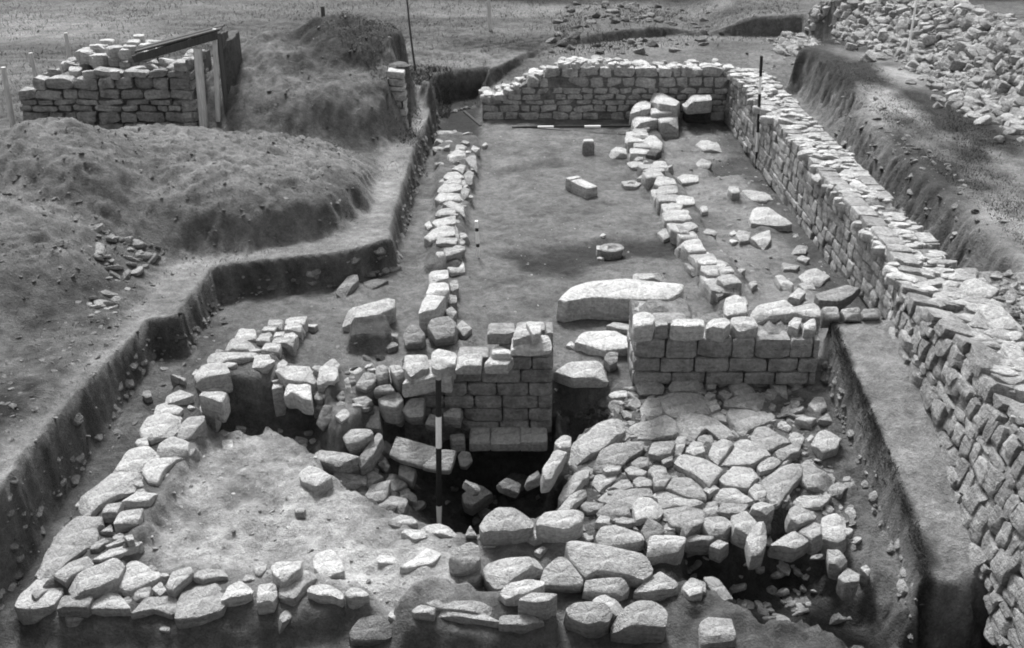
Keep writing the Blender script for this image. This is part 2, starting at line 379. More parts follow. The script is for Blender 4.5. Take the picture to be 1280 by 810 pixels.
# ------------------------------------------------------------------ traced stones
CROP = dict(A=(0, 610), B=(80, 380), C=(80, 520), D=(300, 610), E=(560, 610), F=(680, 460), G=(840, 460), H=(800, 600),
            I=(340, 420), J=(420, 340), K=(680, 320), L=(480, 140), M=(740, 100), N=(840, 220))
def pix(crop, s):
    ox, oy = CROP[crop]
    return [(ox + float(a) / 4, oy + float(b) / 4) for a, b in (p.split(',') for p in s.split())]
def traced(crop, s, e=.1, T=None, k=.12, kx=0.0, tone=None, z=None, chips=2, rough=.045, dome=.03, grow=1.05):
    """a stone whose upper face has this outline; e = how far it stands above the soil; returns verts, faces, centre, tone, info"""
    px = np.array(pix(crop, s)); cx, cy = px.mean(0)
    if z is None:
        zz = 0.0
        for _ in range(4): p = P(cx, cy, zz); zz = gz(p[0], p[1]) + e
    else: zz = z
    c = P(cx, cy, zz); n = np.array([-kx, -k, 1.0]); n /= np.linalg.norm(n)
    pts = []
    for q in px:
        d = ray(*q); o = np.array([0, 0, CAM_H]); t = np.dot(c - o, n) / np.dot(d, n); pts.append(o + d * t)
    pts = np.array(pts)
    u = np.array([1, 0, kx]); u /= np.linalg.norm(u); v = np.cross(n, u)
    loc = np.column_stack([(pts - c) @ u, (pts - c) @ v])
    if T is None: T = e + .09
    size = math.sqrt(max(1e-4, (np.ptp(loc[:, 0])) * np.ptp(loc[:, 1])))
    V, Fc = stone(loc, T, rough=rough, chips=chips, dome=dome, grow=grow, n=34 if size > .35 else 26)
    V = frame(V, c, u, v, n)
    tone = (tone if tone is not None else float(rng.uniform(.36, .50))) * float(rng.uniform(.78, 1.08))
    return V, Fc, c, tone, dict(w=np.ptp(loc[:, 0]), d=np.ptp(loc[:, 1]), n=len(px), px=(cx, cy), k=k)

def wall_thing(name, label, cat, rows, anchor, group=None, fill=None):
    root = empty(name, anchor, label, cat, group)
    if fill:
        poly, nf, lo_, hi_ = fill; poly = np.asarray(poly); a_, b_ = poly.min(0), poly.max(0); i = 0
        while i < nf:
            x, y = rng.uniform(a_[0], b_[0]), rng.uniform(a_[1], b_[1])
            if sdpoly(poly, np.array([x]), np.array([y]))[0] < .03: continue
            i += 1; sz = rng.uniform(lo_, hi_); V, Fc = stone(rpoly(sz * rng.uniform(1, 1.5), sz, jit=.4), .16, n=18, chips=2, rough=.06)
            an = rng.uniform(0, 6.28); n_ = np.array([rng.normal() * .2, rng.normal() * .2 - .1, 1]); n_ /= np.linalg.norm(n_); u = np.array([math.cos(an), math.sin(an), 0]); u -= n_ * (u @ n_); u /= np.linalg.norm(u)
            o = link('stone', frame(V, (0, 0, 0), u, np.cross(n_, u), n_), Fc, M_STONE, root, rng.uniform(.3, .44)); c = np.array([x, y, gz(x, y) + rng.uniform(.01, .06)]); o.location = c - np.asarray(anchor)
    for r in rows:
        kw = dict(r[2]) if len(r) > 2 else {}
        V, Fc, c, tone, _ = traced(r[0], r[1], **kw)
        o = link('stone', V - c, Fc, M_STONE, root, tone); o.location = c - np.asarray(anchor)
    return root

LOW = dict(e=.06, T=.22, grow=1.16)
B_ = dict(e=.085, T=.28, tone=.47, grow=1.18)
left_rows = [('A', t, LOW) for t in (
 '85,590 115,520 200,425 295,460 305,510 265,575 180,592', '180,420 225,360 240,310 290,285 415,285 420,305 330,360 265,435',
 '265,280 300,215 385,145 500,150 505,190 470,200 480,235 455,275', '345,460 400,420 560,352 605,375 575,445 480,490 385,515',
 '455,345 540,310 700,270 690,285 610,325 510,355', '275,430 350,370 430,345 460,375 330,450', '500,215 555,180 560,215',
 '450,300 500,250 540,255 490,300', '530,285 610,250 620,265 545,292', '620,240 660,232 668,255 640,262')]
left_rows += [('A', t, dict(e=.14, T=.36, tone=.55, rough=.02)) for t in ('565,180 600,115 715,100 690,165', '600,60 680,20 785,8 740,60 690,68')]
left_rows += [('C', t, B_) for t in (
 '80,450 100,400 170,345 240,285 385,290 390,315 310,365 250,390 180,430 150,470 90,480', '255,265 280,230 330,165 420,150 460,195 405,240 380,258 300,265',
 '400,270 420,225 480,205 560,180 590,190 500,260 470,320 430,315', '470,180 490,130 540,105 610,95 610,170 560,180',
 '575,80 590,40 620,10 695,0 690,30 640,75 610,95')]
left_rows += [('C', '185,480 215,440 290,430 260,480', dict(e=.16, T=.3))]
left_rows += [('B', t, B_) for t in (
 '390,620 430,560 510,545 575,550 560,600 520,640 440,665 400,650', '455,540 470,505 520,488 585,520 560,545', '505,485 530,435 570,428 640,455 600,470 540,490',
 '605,540 640,500 690,478 765,490 745,550 680,535', '685,455 700,440 810,437 785,490 740,470', '640,410 660,380 760,375 800,405 760,425 660,430',
 '660,345 690,300 790,292 820,340 770,350 670,370', '725,275 750,245 830,240 955,243 940,262 840,275 740,290', '810,210 825,175 880,168 950,200 945,225 870,222',
 '860,160 880,125 950,125 955,165 900,175', '830,310 885,305 890,345 850,365', '905,375 940,330 1000,310 1045,325 1035,365 960,372',
 '945,300 960,255 1050,252 1045,290 990,310', '990,225 1010,195 1080,195 1070,228', '1075,240 1090,215 1130,212 1120,245', '1035,190 1060,168 1150,170 1135,195',
 '965,180 980,145 1030,145 1025,185', '1050,160 1060,140 1100,138 1095,160', '1100,165 1110,142 1165,140 1155,170', '990,130 1005,112 1060,112 1050,132', '1020,110 1030,80 1090,80 1085,112',
 '1105,125 1120,98 1185,98 1180,125', '1110,95 1120,70 1210,62 1195,95', '1200,108 1215,98 1265,100 1250,115', '640,350 660,325 690,330 665,360', '360,690 375,665 410,670 420,700 380,710')]
left_rows += [('B', t, dict(e=.16, T=.36, tone=.42)) for t in ('840,470 870,440 980,432 960,470 900,485', '1000,520 1020,490 1090,470 1105,490 1060,510', '1040,450 1080,420 1095,440 1060,460')]
a0 = P(120, 650, -.3)
wall_thing('low_wall', 'low pale footing of two stone rows running up the left side of the pale floor', 'wall', left_rows, a0, fill=(BEDS[0][0], 34, .08, .2))

front_rows = [('A', t, dict(e=.07, T=.2, k=.2, grow=1.15)) for t in (
 '285,590 310,540 455,535 430,590', '435,598 480,565 575,505 610,545 645,600', '570,480 650,365 820,365 800,440 650,510', '640,520 750,485 740,545 680,550',
 '665,625 735,545 870,545 880,600 850,625 770,600', '885,645 920,500 960,465 1130,475 1135,530 1100,600 1000,632', '835,490 860,420 950,390 960,420 870,500', '450,520 545,485 550,510 470,545',
 '960,440 1000,410 1100,400 1130,430 1020,455', '760,500 800,465 830,510 800,535')]
front_rows += [('A', '1100,545 1140,490 1200,460 1255,500 1260,525 1170,545', dict(e=.12, T=.24, tone=.55))]
front_rows += [('D', t, dict(e=.12, T=.22, tone=.53)) for t in ('80,540 95,480 175,470 180,510 160,550 85,560', '335,515 355,485 420,475 515,515 510,545 400,535', '525,525 555,495 600,498 645,528 620,542 545,540')]
front_rows += [('D', '190,500 220,450 300,405 360,405 390,440 330,480 270,555 200,535', dict(e=.10, T=.24)), ('D', '150,625 200,585 350,590 360,610 350,640 200,645', dict(e=.1, T=.3, z=-.5))]
wall_thing('low_wall', 'low front footing of flat pale slabs along the near edge of the pale floor', 'wall', front_rows, P(200, 745, -.4), fill=(BEDS[1][0], 22, .08, .18))
kerb_rows = [('D', t, dict(e=.05, T=.16, grow=1.1)) for t in ('790,600 850,588 850,612 800,615', '860,600 905,582 975,595 965,622 880,622', '970,625 1010,598 1160,615 1280,640 1320,650 1310,670 1280,668')]
kerb_rows += [('E', '250,655 270,635 470,632 480,660 380,685 260,680', dict(e=.05, T=.16)), ('D', '920,580 950,555 1180,560 1280,590 1290,630 1000,600', dict(e=.06, T=.3, tone=.34))]
wall_thing('low_wall', 'short near edge of long kerb slabs in front of the heaped boulders', 'wall', kerb_rows, P(600, 770, -.4))

inl = [('L', t, dict(e=.10, T=.30, tone=.50, grow=1.25)) for t in (
 '275,95 390,98 400,125 330,122 280,110', '360,190 365,165 405,165 400,190', '325,215 360,190 400,195 405,225 340,240', '345,280 380,262 405,270 390,295', '305,325 330,300 390,300 395,325 340,340',
 '290,355 320,340 380,335 375,355', '275,385 300,362 375,360 378,385 300,405', '265,425 280,405 370,408 370,435 290,445', '300,460 340,445 390,470 395,510 360,490', '265,500 300,478 360,475 350,505 290,512',
 '250,550 280,520 345,510 350,545 280,575', '215,610 250,585 340,562 345,610 240,635', '265,650 280,630 360,630 350,655', '205,560 225,545 240,570 220,580', '310,765 340,738 390,750 395,785 340,790')]
inl += [('L', t, dict(e=.1, T=.28, tone=.32)) for t in ('405,230 430,215 460,215 465,290 430,270', '400,310 420,290 450,300 440,350 410,345', '385,390 400,370 430,385 420,420 390,430', '355,560 370,580 380,650 360,660', '300,680 380,670 385,700 310,720')]
inl += [('L', t, dict(e=.08, T=.2)) for t in ('435,185 445,165 480,182 460,195', '490,165 505,150 520,158 500,172', '385,150 400,138 430,150 415,160', '295,175 330,160 325,178')]
wall_thing('low_wall', 'narrow broken line of pale stones along the left side of the long room', 'wall', inl, P(565, 250, 0), fill=(BEDS[3][0], 40, .12, .26))
inl2 = [('J', t, dict(e=.36, T=.5, tone=.55, rough=.025)) for t in ('460,85 470,55 560,50 562,90 530,105 450,110', '430,150 455,110 535,105 545,120 495,185 415,195', '465,10 480,-5 560,-12 560,30 470,45')]
inl2 += [('J', t, dict(e=.2, T=.35, tone=.36)) for t in ('560,110 600,95 605,150 565,155', '570,50 605,20 612,80 575,95', '540,190 580,170 605,200 580,225')]
wall_thing('low_wall', 'short tall-standing run of pale blocks beside the two round boulders', 'wall', inl2, P(545, 365, 0))

inr = [('M', t, dict(z=zv, T=.4, tone=.50, k=.05)) for t, zv in (('290,78 310,66 400,65 440,90 420,125 340,118', .55), ('190,150 230,110 290,100 290,145', .45), ('330,190 345,172 420,170 435,205 350,210', .30), ('200,190 230,165 320,165 325,195 220,220', .3), ('280,140 400,135 400,160 300,165', .4))]
inr += [('M', t, dict(e=.11, T=.30, tone=.48, grow=1.28)) for t in (
 '175,300 180,262 245,258 260,290 210,315', '265,300 310,268 345,310 340,335 280,330', '205,375 215,340 265,345 265,385 230,390', '300,440 320,408 360,410 375,440 330,450', '235,485 260,468 310,475 300,500',
 '320,515 335,480 400,480 415,515 350,525', '435,485 470,470 525,475 525,505 460,510', '330,560 345,530 415,530 420,560 350,570', '350,600 380,565 430,575 425,605', '420,600 450,575 500,580 505,615 440,620',
 '380,640 395,612 450,620 440,645', '400,690 395,655 460,650 490,690 430,698', '410,740 430,705 480,705 520,730 450,760', '335,760 380,735 400,770 360,790')]
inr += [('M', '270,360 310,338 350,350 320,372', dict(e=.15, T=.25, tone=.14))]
inr += [('N', t, dict(e=.16, T=.40, tone=.50, grow=1.15)) for t in ('55,340 70,322 135,312 165,370 90,372', '135,430 150,405 215,405 220,435 160,440', '145,465 180,445 240,450 240,490 180,490', '235,460 290,450 310,475 250,482', '230,510 245,485 310,495 345,530 270,540',
 '265,630 280,600 360,590 375,640 300,660')]
inr += [('N', t, dict(e=.12, T=.3, tone=.33)) for t in ('60,430 90,440 130,480 100,480', '130,510 170,500 220,540 180,560', '190,560 230,545 260,590 230,600', '385,535 400,518 430,535 400,560', '20,240 60,250 100,300 50,300')]
wall_thing('low_wall', 'broken line of pale stones dividing the long room from the side passage', 'wall', inr, P(845, 260, 0), fill=(BEDS[4][0], 34, .12, .28))
stub = [('I', t, dict(e=.07, T=.26, tone=.53)) for t in ('15,170 60,142 180,145 235,155 215,210 130,225 70,215', '222,215 245,150 325,155 330,190 310,225')]
stub += [('I', '55,285 80,235 190,238 200,320 150,310 110,280', dict(z=.1, T=.22, tone=.55)), ('I', '0,265 10,225 60,230 55,255', dict(z=.05, T=.4)), ('I', '190,235 235,240 230,290 200,290', dict(z=.0, T=.35, tone=.35))]
wall_thing('low_wall', 'short cross stub of big pale blocks behind the dark hollow in the pale floor', 'wall', stub, P(400, 470, 0), fill=(BEDS[5][0], 16, .1, .2))
tumb = [('I', t, dict(z=zv, T=.3, k=kv, tone=tv)) for t, zv, kv, tv in (
 ('415,250 460,180 510,185 515,230 470,265', .12, .5, .42), ('515,200 530,148 580,150 580,200 540,215', .2, .5, .42), ('585,140 640,145 665,190 630,215 600,180', .25, .5, .45), ('530,310 560,280 635,280 655,320 620,355 560,345', .0, .3, .48),
 ('645,370 690,310 760,308 755,400 690,405', -.1, .9, .5), ('390,440 430,400 510,345 535,360 540,460 440,455', -.22, .9, .42), ('300,430 305,340 335,328 375,335 375,420 340,440', -.1, 1.3, .40), ('215,430 260,345 300,350 295,430 250,470', -.1, 1.3, .38),
 ('250,300 280,280 310,310 290,335', .0, .8, .36), ('360,220 380,200 400,280 375,300', .02, 1.0, .4), ('400,310 470,300 500,320 460,365 420,340', -.02, .8, .40), ('320,300 355,270 365,310 340,330', .0, .8, .3),
 ('505,275 530,250 590,240 615,275 560,280', .1, .8, .36), ('385,200 410,200 420,240 395,250', .05, .8, .34), ('380,420 420,370 445,365 420,410', -.12, 1.0, .33), ('500,350 530,340 640,385 620,420 550,440', -.3, .9, .22))]
wall_thing('collapsed_wall', 'jumble of small tumbled blocks where the coursed wall breaks down to the left', 'wall', tumb, P(460, 500, 0), fill=(W([(430, 478), (500, 478), (505, 510), (480, 545), (420, 540)], -.2), 26, .1, .22))

# ------------------------------------------------------------------ coursed masonry
def polyline(pts):
    pts = np.asarray(pts, float); L = np.linalg.norm(np.diff(pts[:, :2], axis=0), axis=1); S = np.concatenate([[0], np.cumsum(L)])
    def at(s):
        i = int(np.clip(np.searchsorted(S, s) - 1, 0, len(L) - 1)); f = (s - S[i]) / L[i]; d = (pts[i + 1] - pts[i])[:2] / L[i]
        p = pts[i] + (pts[i + 1] - pts[i]) * f; return p, d
    return at, S[-1]
def courses(mb, line, side, zb, zt, ch, lr, irr=.15, depth=.22, batter=0.0, tone=(.36, .48), joint=.012, first=None, out=.03, skip=0.0, chips=1, rough=.04, n=22):
    at, L = polyline(line)
    lo = min(zb(s) for s in np.linspace(0, L, 20)); hi = max(zt(s) for s in np.linspace(0, L, 80)); z = lo; row = 0
    while z < hi:
        h = (first[row] if first and row < len(first) else ch * rng.uniform(1 - irr, 1 + irr)); s = -rng.uniform(0, .6) * lr[0] if row % 2 else 0.0
        while s < L:
            l = rng.uniform(*lr); a = max(s, 0); b = min(s + l, L); s += l
            if b - a < .05: continue
            m = (a + b) / 2; p, d = at(m)
            if z + h * .55 > zt(m) or z + h * .6 < zb(m) or rng.random() < skip: continue
            w, hh = (b - a) / 2 - joint, h / 2 - joint * .8; j = irr * .45
            q = np.array([(-w, -hh), (0, -hh), (w, -hh), (w, 0), (w, hh), (0, hh), (-w, hh), (-w, 0)]) * (1 + rng.uniform(-j, j * .5, (8, 2)))
            q += np.array([0, rng.uniform(-j, j) * hh * .6])
            if irr > .3:
                a_ = rng.uniform(-.35, .35) * irr; q = q @ np.array([[math.cos(a_), math.sin(a_)], [-math.sin(a_), math.cos(a_)]])
            Vv, Fc = stone(q, depth, rough=rough, n=n, chips=chips, flare=-.01, dome=.015, grow=1.02, soft=.55)
            u = np.array([d[0], d[1], 0]); nrm = np.array([-d[1], d[0], 0]) * side; bat = batter(m) if callable(batter) else batter; nn = nrm + np.array([0, 0, bat]); nn /= np.linalg.norm(nn)
            vv = np.cross(nn, u); 
            if vv[2] < 0: vv = -vv; u = -u
            hz = z + h / 2
            o = np.array([p[0], p[1], hz]) + nrm * (rng.uniform(-.5, .5) * out - bat * (hz - zb(m)))
            mb.add(frame(Vv, o, u, vv, nn), Fc, rng.uniform(*tone))
        z += h; row += 1
def core(mb, line, side, zb, zt, thick, drop=.07, inset=.09, n=40, batter=0.0, tone=.25):
    at, L = polyline(line); k = 6; prev = None
    for s in np.linspace(0, L, n):
        p, d = at(s); nb = -np.array([-d[1], d[0]]) * side; zt_ = zt(s) - drop; zb_ = zb(s) - .3; bat = batter(s) if callable(batter) else batter
        ring = [(*(p[:2] + nb * inset), zb_), (*(p[:2] + nb * (inset + bat * (zt_ - zb_))), zt_ - .03)]
        for i in range(1, k):
            f = i / k; ring.append((*(p[:2] + nb * (inset + bat * (zt_ - zb_) + (thick - inset) * f)), zt_ + rng.uniform(-.05, .05)))
        ring.append((*(p[:2] + nb * (thick - .02)), zb_)); r = np.array(ring)
        if prev is not None: mb.add(np.vstack([prev, r]), [(i, i + 1, k + 3 + i, k + 2 + i) for i in range(k + 1)], tone)
        if prev is None or s == L:
            mb.add(r, [tuple(range(len(r)))], tone)
        prev = r
def topstones(mb, line, side, zt, thick, dens, size, tone=(.4, .55), s0=0, s1=None, T=.14, lift=.0, inner=0.02):
    at, L = polyline(line); s1 = s1 or L
    for _ in range(int((s1 - s0) * thick * dens)):
        s = rng.uniform(s0, s1); p, d = at(s); nb = -np.array([-d[1], d[0]]) * side; f = rng.uniform(inner, thick - .08); sz = size * rng.uniform(.55, 1.5)
        q = rpoly(sz * rng.uniform(.9, 1.7), sz * rng.uniform(.6, .95)); n = np.array([rng.normal() * .06, rng.normal() * .06, 1]); n /= np.linalg.norm(n)
        a = math.atan2(d[1], d[0]) + math.pi / 2 + rng.normal() * .5; u = np.array([math.cos(a), math.sin(a), 0]); u -= n * (u @ n); u /= np.linalg.norm(u); v = np.cross(n, u)
        Vv, Fc = stone(q, T, rough=.05, n=18, chips=2)
        mb.add(frame(Vv, (*(p[:2] + nb * f), zt(s) + rng.uniform(-.035, .015) + lift), u, v, n), Fc, rng.uniform(*tone))

at_r, L_r = polyline(np.column_stack([W([(812, 130), (802, 168), (800, 200), (824, 225), (836, 258), (850, 290), (866, 314), (888, 345), (908, 372)], .12), np.zeros(9)]))
inr_root = [o for o in COL.objects if o.get('label', '').startswith('broken line of pale stones dividing')][0]; s_ = .1
while s_ < L_r:
    p_, d_ = at_r(s_); l_ = rng.uniform(.2, .36); w_ = rng.uniform(.28, .4); q_ = rpoly(1, 1, 4, .05); q_ = np.array([(-l_ / 2, -w_ / 2), (l_ / 2, -w_ / 2), (l_ / 2, w_ / 2), (-l_ / 2, w_ / 2)]) * (1 + rng.uniform(-.15, .1, (4, 2)))
    V, Fc = stone(q_, .3, n=28, chips=2, rough=.05); u_ = np.array([d_[0], d_[1], 0]); c_ = np.array([p_[0] + rng.normal() * .04, p_[1], gz(p_[0], p_[1]) + rng.uniform(.05, .13)])
    o = link('stone', frame(V, (0, 0, 0), u_, np.array([-d_[1], d_[0], 0]), np.array([0, 0, 1.])), Fc, M_STONE, inr_root, rng.uniform(.34, .5)); o.location = c_ - np.array(inr_root.location); s_ += l_ + .03

# cross wall, left of the gap
YW = 10.75
def zpx(y, Y=YW): return PV(640, y, Y)[2]
xl0, xl1 = PV(503, 500, YW)[0], PV(691, 500, YW)[0]
root = empty('coursed_wall', (xl0, YW, -.7), 'stepped stretch of squared dark-faced courses behind the black and white pole', 'wall')
mb = MB(); zprof = lambda s: zpx(float(np.interp(s, np.array([0, .35, .36, .62, .63, 1.04, 1.05, 1.65]) / 1.65 * (xl1 - xl0), [468, 468, 455, 455, 447, 447, 420, 420])))
def shift(p, line):  # geometry stays in world space, parented parts keep the root offset
    return p
LINE = [(xl0, YW, 0), (xl1, YW, 0)]
courses(mb, LINE, -1, lambda s: -.56 if s > .55 else -.33, zprof, .163, (.26, .46), .10, .3, tone=(.25, .33), joint=.007, out=.02, rough=.03)
mb.build('facing', M_STONE, root, root.location)
mb = MB(); core(mb, LINE, -1, lambda s: -.6, zprof, .5, n=60, drop=.2); mb.build('core', M_CORE, root, root.location)
for crop, t, kw in [('J', '600,465 610,408 730,408 725,465', dict(z=zpx(444), T=.13, tone=.58)), ('J', '740,460 780,412 870,405 885,430 860,462', dict(z=zpx(440), T=.13, tone=.55)), ('J', '780,405 785,370 870,370 875,410', dict(z=zpx(432), T=.13, tone=.58)),
    ('J', '880,370 885,320 1060,312 1078,360 990,372', dict(z=zpx(416), T=.13, tone=.58)), ('J', '885,320 900,275 950,255 975,265 975,315', dict(z=zpx(404), T=.22, tone=.55)), ('J', '950,250 985,240 1025,250 1022,305 985,310', dict(z=zpx(398), T=.13, tone=.55)),
    ('I', '665,150 665,95 770,95 785,140 690,190', dict(z=zpx(450), T=.25, tone=.56)), ('I', '800,130 800,75 830,60 925,85 915,140 830,145', dict(z=zpx(446), T=.22, tone=.53)), ('I', '655,240 690,195 720,160 880,150 900,180 890,215 840,200', dict(z=zpx(462), T=.2, tone=.56))]:
    Vv, Fc, c, tn, _ = traced(crop, t, **kw); o = link('top_stone', Vv - c, Fc, M_STONE, root, tn); o.location = c - np.array(root.location)
for x0, x1 in ((587, 612), (614, 650), (651, 665), (665, 684)):
    a = PV(x0, 540, YW - .2); b = PV(x1, 540, YW - .2); w = (b[0] - a[0]) / 2; q = np.array([(-w, -.12), (w, -.12), (w, .11), (-w, .11)])
    Vv, Fc = stone(q, .16, n=28, chips=1); n = np.array([0, -.25, 1]); n /= np.linalg.norm(n); v = np.cross(n, [1, 0, 0])
    c = np.array([(a[0] + b[0]) / 2, YW - .10, -.50]); V2 = frame(Vv, (0, 0, 0), np.array([1, 0, 0]), v, n)
    o = link('footing_block', V2, Fc, M_STONE, root, .50); o.location = c - np.array(root.location)

# cross wall, right of the gap
xr0, xr1 = PV(794, 440, YW + .05)[0], PV(1024, 440, YW + .05)[0]; YR = YW + .05
root = empty('coursed_wall', (xr0, YR, 0), 'long neat three-course wall face standing behind the rubble spread', 'wall')
LINE = [(xr0, YR, 0), (xr1, YR, 0)]; zpr = lambda s: .78 if s < .62 else .64
mb = MB(); courses(mb, LINE, -1, lambda s: .03, zpr, .17, (.24, .42), .08, .3, tone=(.27, .35), joint=.008, first=[.155, .165, .235, .2], out=.02, rough=.03); mb.build('facing', M_STONE, root, root.location)
mb = MB(); core(mb, LINE, -1, lambda s: 0, zpr, .8, n=30, drop=.05); mb.build('core', M_CORE, root, root.location)
mb = MB(); courses(mb, [(xr0, YR + .8, 0), (xr0, YR + .02, 0)], -1, lambda s: .03, lambda s: .78, .17, (.2, .4), .08, .2, tone=(.36, .42)); mb.build('end_face', M_STONE, root, root.location)
top_r = [('K', '445,345 450,280 530,276 553,300 545,340 470,350', dict(z=.9, T=.22, tone=.56)), ('K', '555,325 610,322 620,345 560,348', dict(z=.78, T=.15)), ('K', '635,345 645,315 795,312 800,345 720,352', dict(z=.78, T=.2, tone=.56)), ('K', '815,345 820,315 910,308 935,330 900,360', dict(z=.75, T=.2, tone=.54)),
 ('K', '905,285 905,210 960,190 1005,210 1015,280', dict(z=.72, T=.3, tone=.54)), ('K', '935,340 940,298 1050,300 1070,350 980,360', dict(z=.72, T=.2, tone=.5))]
top_r += [('N', t, dict(z=.70, T=.3, tone=.5)) for t in ('390,680 430,640 570,615 640,680 560,690 430,700', '600,650 740,630 745,700 660,690 610,670', '580,740 610,705 650,710 630,760', '660,720 715,710 720,760 660,765')]
for crop, t, kw in top_r:
    Vv, Fc, c, tn, _ = traced(crop, t, **kw); o = link('top_stone', Vv - c, Fc, M_STONE, root, tn); o.location = c - np.array(root.location)
for t in ('755,655 830,650 840,710 770,715', '850,660 940,655 945,715 870,715', '955,665 1040,660 1050,705 960,708'):
    Vv, Fc, c, tn, _ = traced('N', t, z=.62, T=.3, k=.9, tone=.48); o = link('end_stone', Vv - c, Fc, M_STONE, root, tn); o.location = c - np.array(root.location)
for t, tn in (('460,75 470,62 580,60 605,90 590,130 480,130', .36), ('620,90 650,55 790,55 805,90 780,118 640,118', .40), ('815,60 855,50 860,100 820,105', .36)):
    Vv, Fc, c, tn, _ = traced('F', t, z=.04, T=.3, k=.7, tone=tn); o = link('footing_block', Vv - c, Fc, M_STONE, root, tn); o.location = c - np.array(root.location)

# great wall down the right side (inner face line runs from the far corner towards the camera)
GW = [(4.27, 22.2, 0), (4.36, 17, 0), (4.44, 12.6, 0), (4.22, 11.2, 0), (4.10, 9.2, 0), (4.03, 7.8, 0), (4.03, 6.5, 0)]
at_g, L_g = polyline(GW); s_front = 11.0
gzb = lambda s: float(np.interp(s, [0, 8.8, 10.4, 11.2, 13.0, 14.5, 16], [-.05, .0, .2, .42, -.05, -.45, -.8]))
_gt = np.concatenate([[0], np.cumsum(rng.uniform(.5, 1.1, 30))]); _gh = rng.uniform(-.07, .05, 31)
gzt = lambda s: float(np.interp(s, [0, 2, 5, 9, 10.5, 11.5, 13, 16], [1.07, 1.05, 1.02, .97, .95, 1.0, .95, .9])) + float(np.interp(s, _gt, _gh))
root = empty('great_wall', (4.4, 14, 0), 'long thick drystone wall running down the whole right side, ruinous at its near end', 'wall')
mb = MB(); at1 = [p for p in GW if p[1] > 11.9] + [(4.42, 12.0, 0)]
courses(mb, at1, -1, lambda s: gzb(s), gzt, .155, (.2, .40), .26, .28, batter=.04, tone=(.24, .40), joint=.003, out=.03, rough=.05); mb.build('facing', M_STONE, root, root.location)
mb = MB(); LF = [(4.43, 12.05, 0)] + GW[3:]
off = 22.2 - 12.05; bfun = lambda s: float(np.interp(s, [0, 2.6], [.05, .32]))
courses(mb, LF, -1, lambda s: gzb(s + off), lambda s: gzt(s + off), .21, (.2, .44), .6, .34, batter=bfun, tone=(.24, .37), joint=.003, out=.12, rough=.085, chips=3, n=28)
courses(mb, LF, -1, lambda s: gzb(s + off) + .08, lambda s: gzt(s + off) - .05, .15, (.14, .3), .6, .3, batter=bfun, tone=(.24, .36), joint=.0, out=.04, rough=.075, chips=2)
mb.build('rubble_face', M_STONE, root, root.location)
mb = MB(); core(mb, at1, -1, gzb, gzt, .72, drop=.06, inset=.03, n=90, tone=.26, batter=.05); core(mb, LF, -1, lambda s: gzb(s + off), lambda s: gzt(s + off), .95, drop=.10, inset=.14, n=50, tone=.22, batter=bfun); mb.build('core', M_CORE, root, root.location)
mb = MB(); topstones(mb, GW, -1, gzt, .74, 48, .19, s1=10.8, T=.11); topstones(mb, GW, -1, gzt, 1.0, 24, .26, tone=(.30, .46), s0=10.2, T=.2, inner=.42, lift=-.03); mb.build('wall_top', M_STONE, root, root.location)
OUT = [(p[0] + .72, p[1], 0) for p in GW if p[1] > 12.1]
mb = MB(); courses(mb, OUT, 1, lambda s: .1, lambda s: gzt(s) - .02, .16, (.2, .4), .25, .2, tone=(.30, .42)); mb.build('outer_face', M_STONE, root, root.location)
for t, zv in ((((1226, 385), (1240, 372), (1262, 378), (1280, 412), (1270, 425), (1242, 410)), 1.0), (((1255, 430), (1278, 420), (1300, 470), (1270, 470)), .96), (((1205, 350), (1225, 346), (1250, 358), (1240, 372), (1215, 370)), .96)):
    px = [(4 * (a), 4 * (b)) for a, b in t]; CROP['Z'] = (0, 0); Vv, Fc, c, tn, _ = traced('Z', ' '.join(f'{a},{b}' for a, b in px), z=zv, T=.3, k=.25, kx=-.2, tone=rng.uniform(.42, .56), chips=2, rough=.06)
    o = link('top_stone', Vv - c, Fc, M_STONE, root, tn); o.location = c - np.array(root.location)

# far end wall
YB = 22.15
def bz(y): return PV(640, y, YB)[2]
xb0, xb1 = PV(603, 140, YB)[0], PV(906, 140, YB)[0]
root = empty('end_wall', (xb0, YB, 0), 'far end wall of pale coursed stone, tall on the right and stepping down to the left', 'wall')
LINE = [(xb0, YB, 0), (xb1 + .16, YB, 0)]; Lb = xb1 - xb0
bt = lambda s: bz(float(np.interp(s / Lb * 303 + 603, [603, 628, 640, 655, 672, 695, 700, 780, 785, 906], [120, 118, 108, 100, 92, 88, 78, 80, 84, 83])))
mb = MB(); courses(mb, LINE, -1, lambda s: -.02, bt, .17, (.18, .46), .42, .3, tone=(.42, .54), joint=.012, out=.06, rough=.07, skip=.02, chips=2); mb.build('facing', M_STONE, root, root.location)
mb = MB(); core(mb, LINE, -1, lambda s: 0, bt, .75, n=50, drop=.07, tone=.26, inset=.035); mb.build('core', M_CORE, root, root.location)
mb = MB(); topstones(mb, LINE, -1, bt, .75, 34, .22, tone=(.42, .56), T=.13); mb.build('wall_top', M_STONE, root, root.location)

# ------------------------------------------------------------------ loose stones, each a thing of its own
LOOSE = []     # (mesh data, info)
def loose(crop, s, mark=None, name='rubble_stone', label=None, group='loose stones in the rubble spread', cat='stone', **kw):
    V, Fc, c, tone, info = traced(crop, s, **kw)
    o = link(name, V - c, Fc, M_STONE, None, tone); o.location = c
    info.update(o=o, c=c, mark=mark, label=label, group=group, cat=cat); LOOSE.append(info); return o
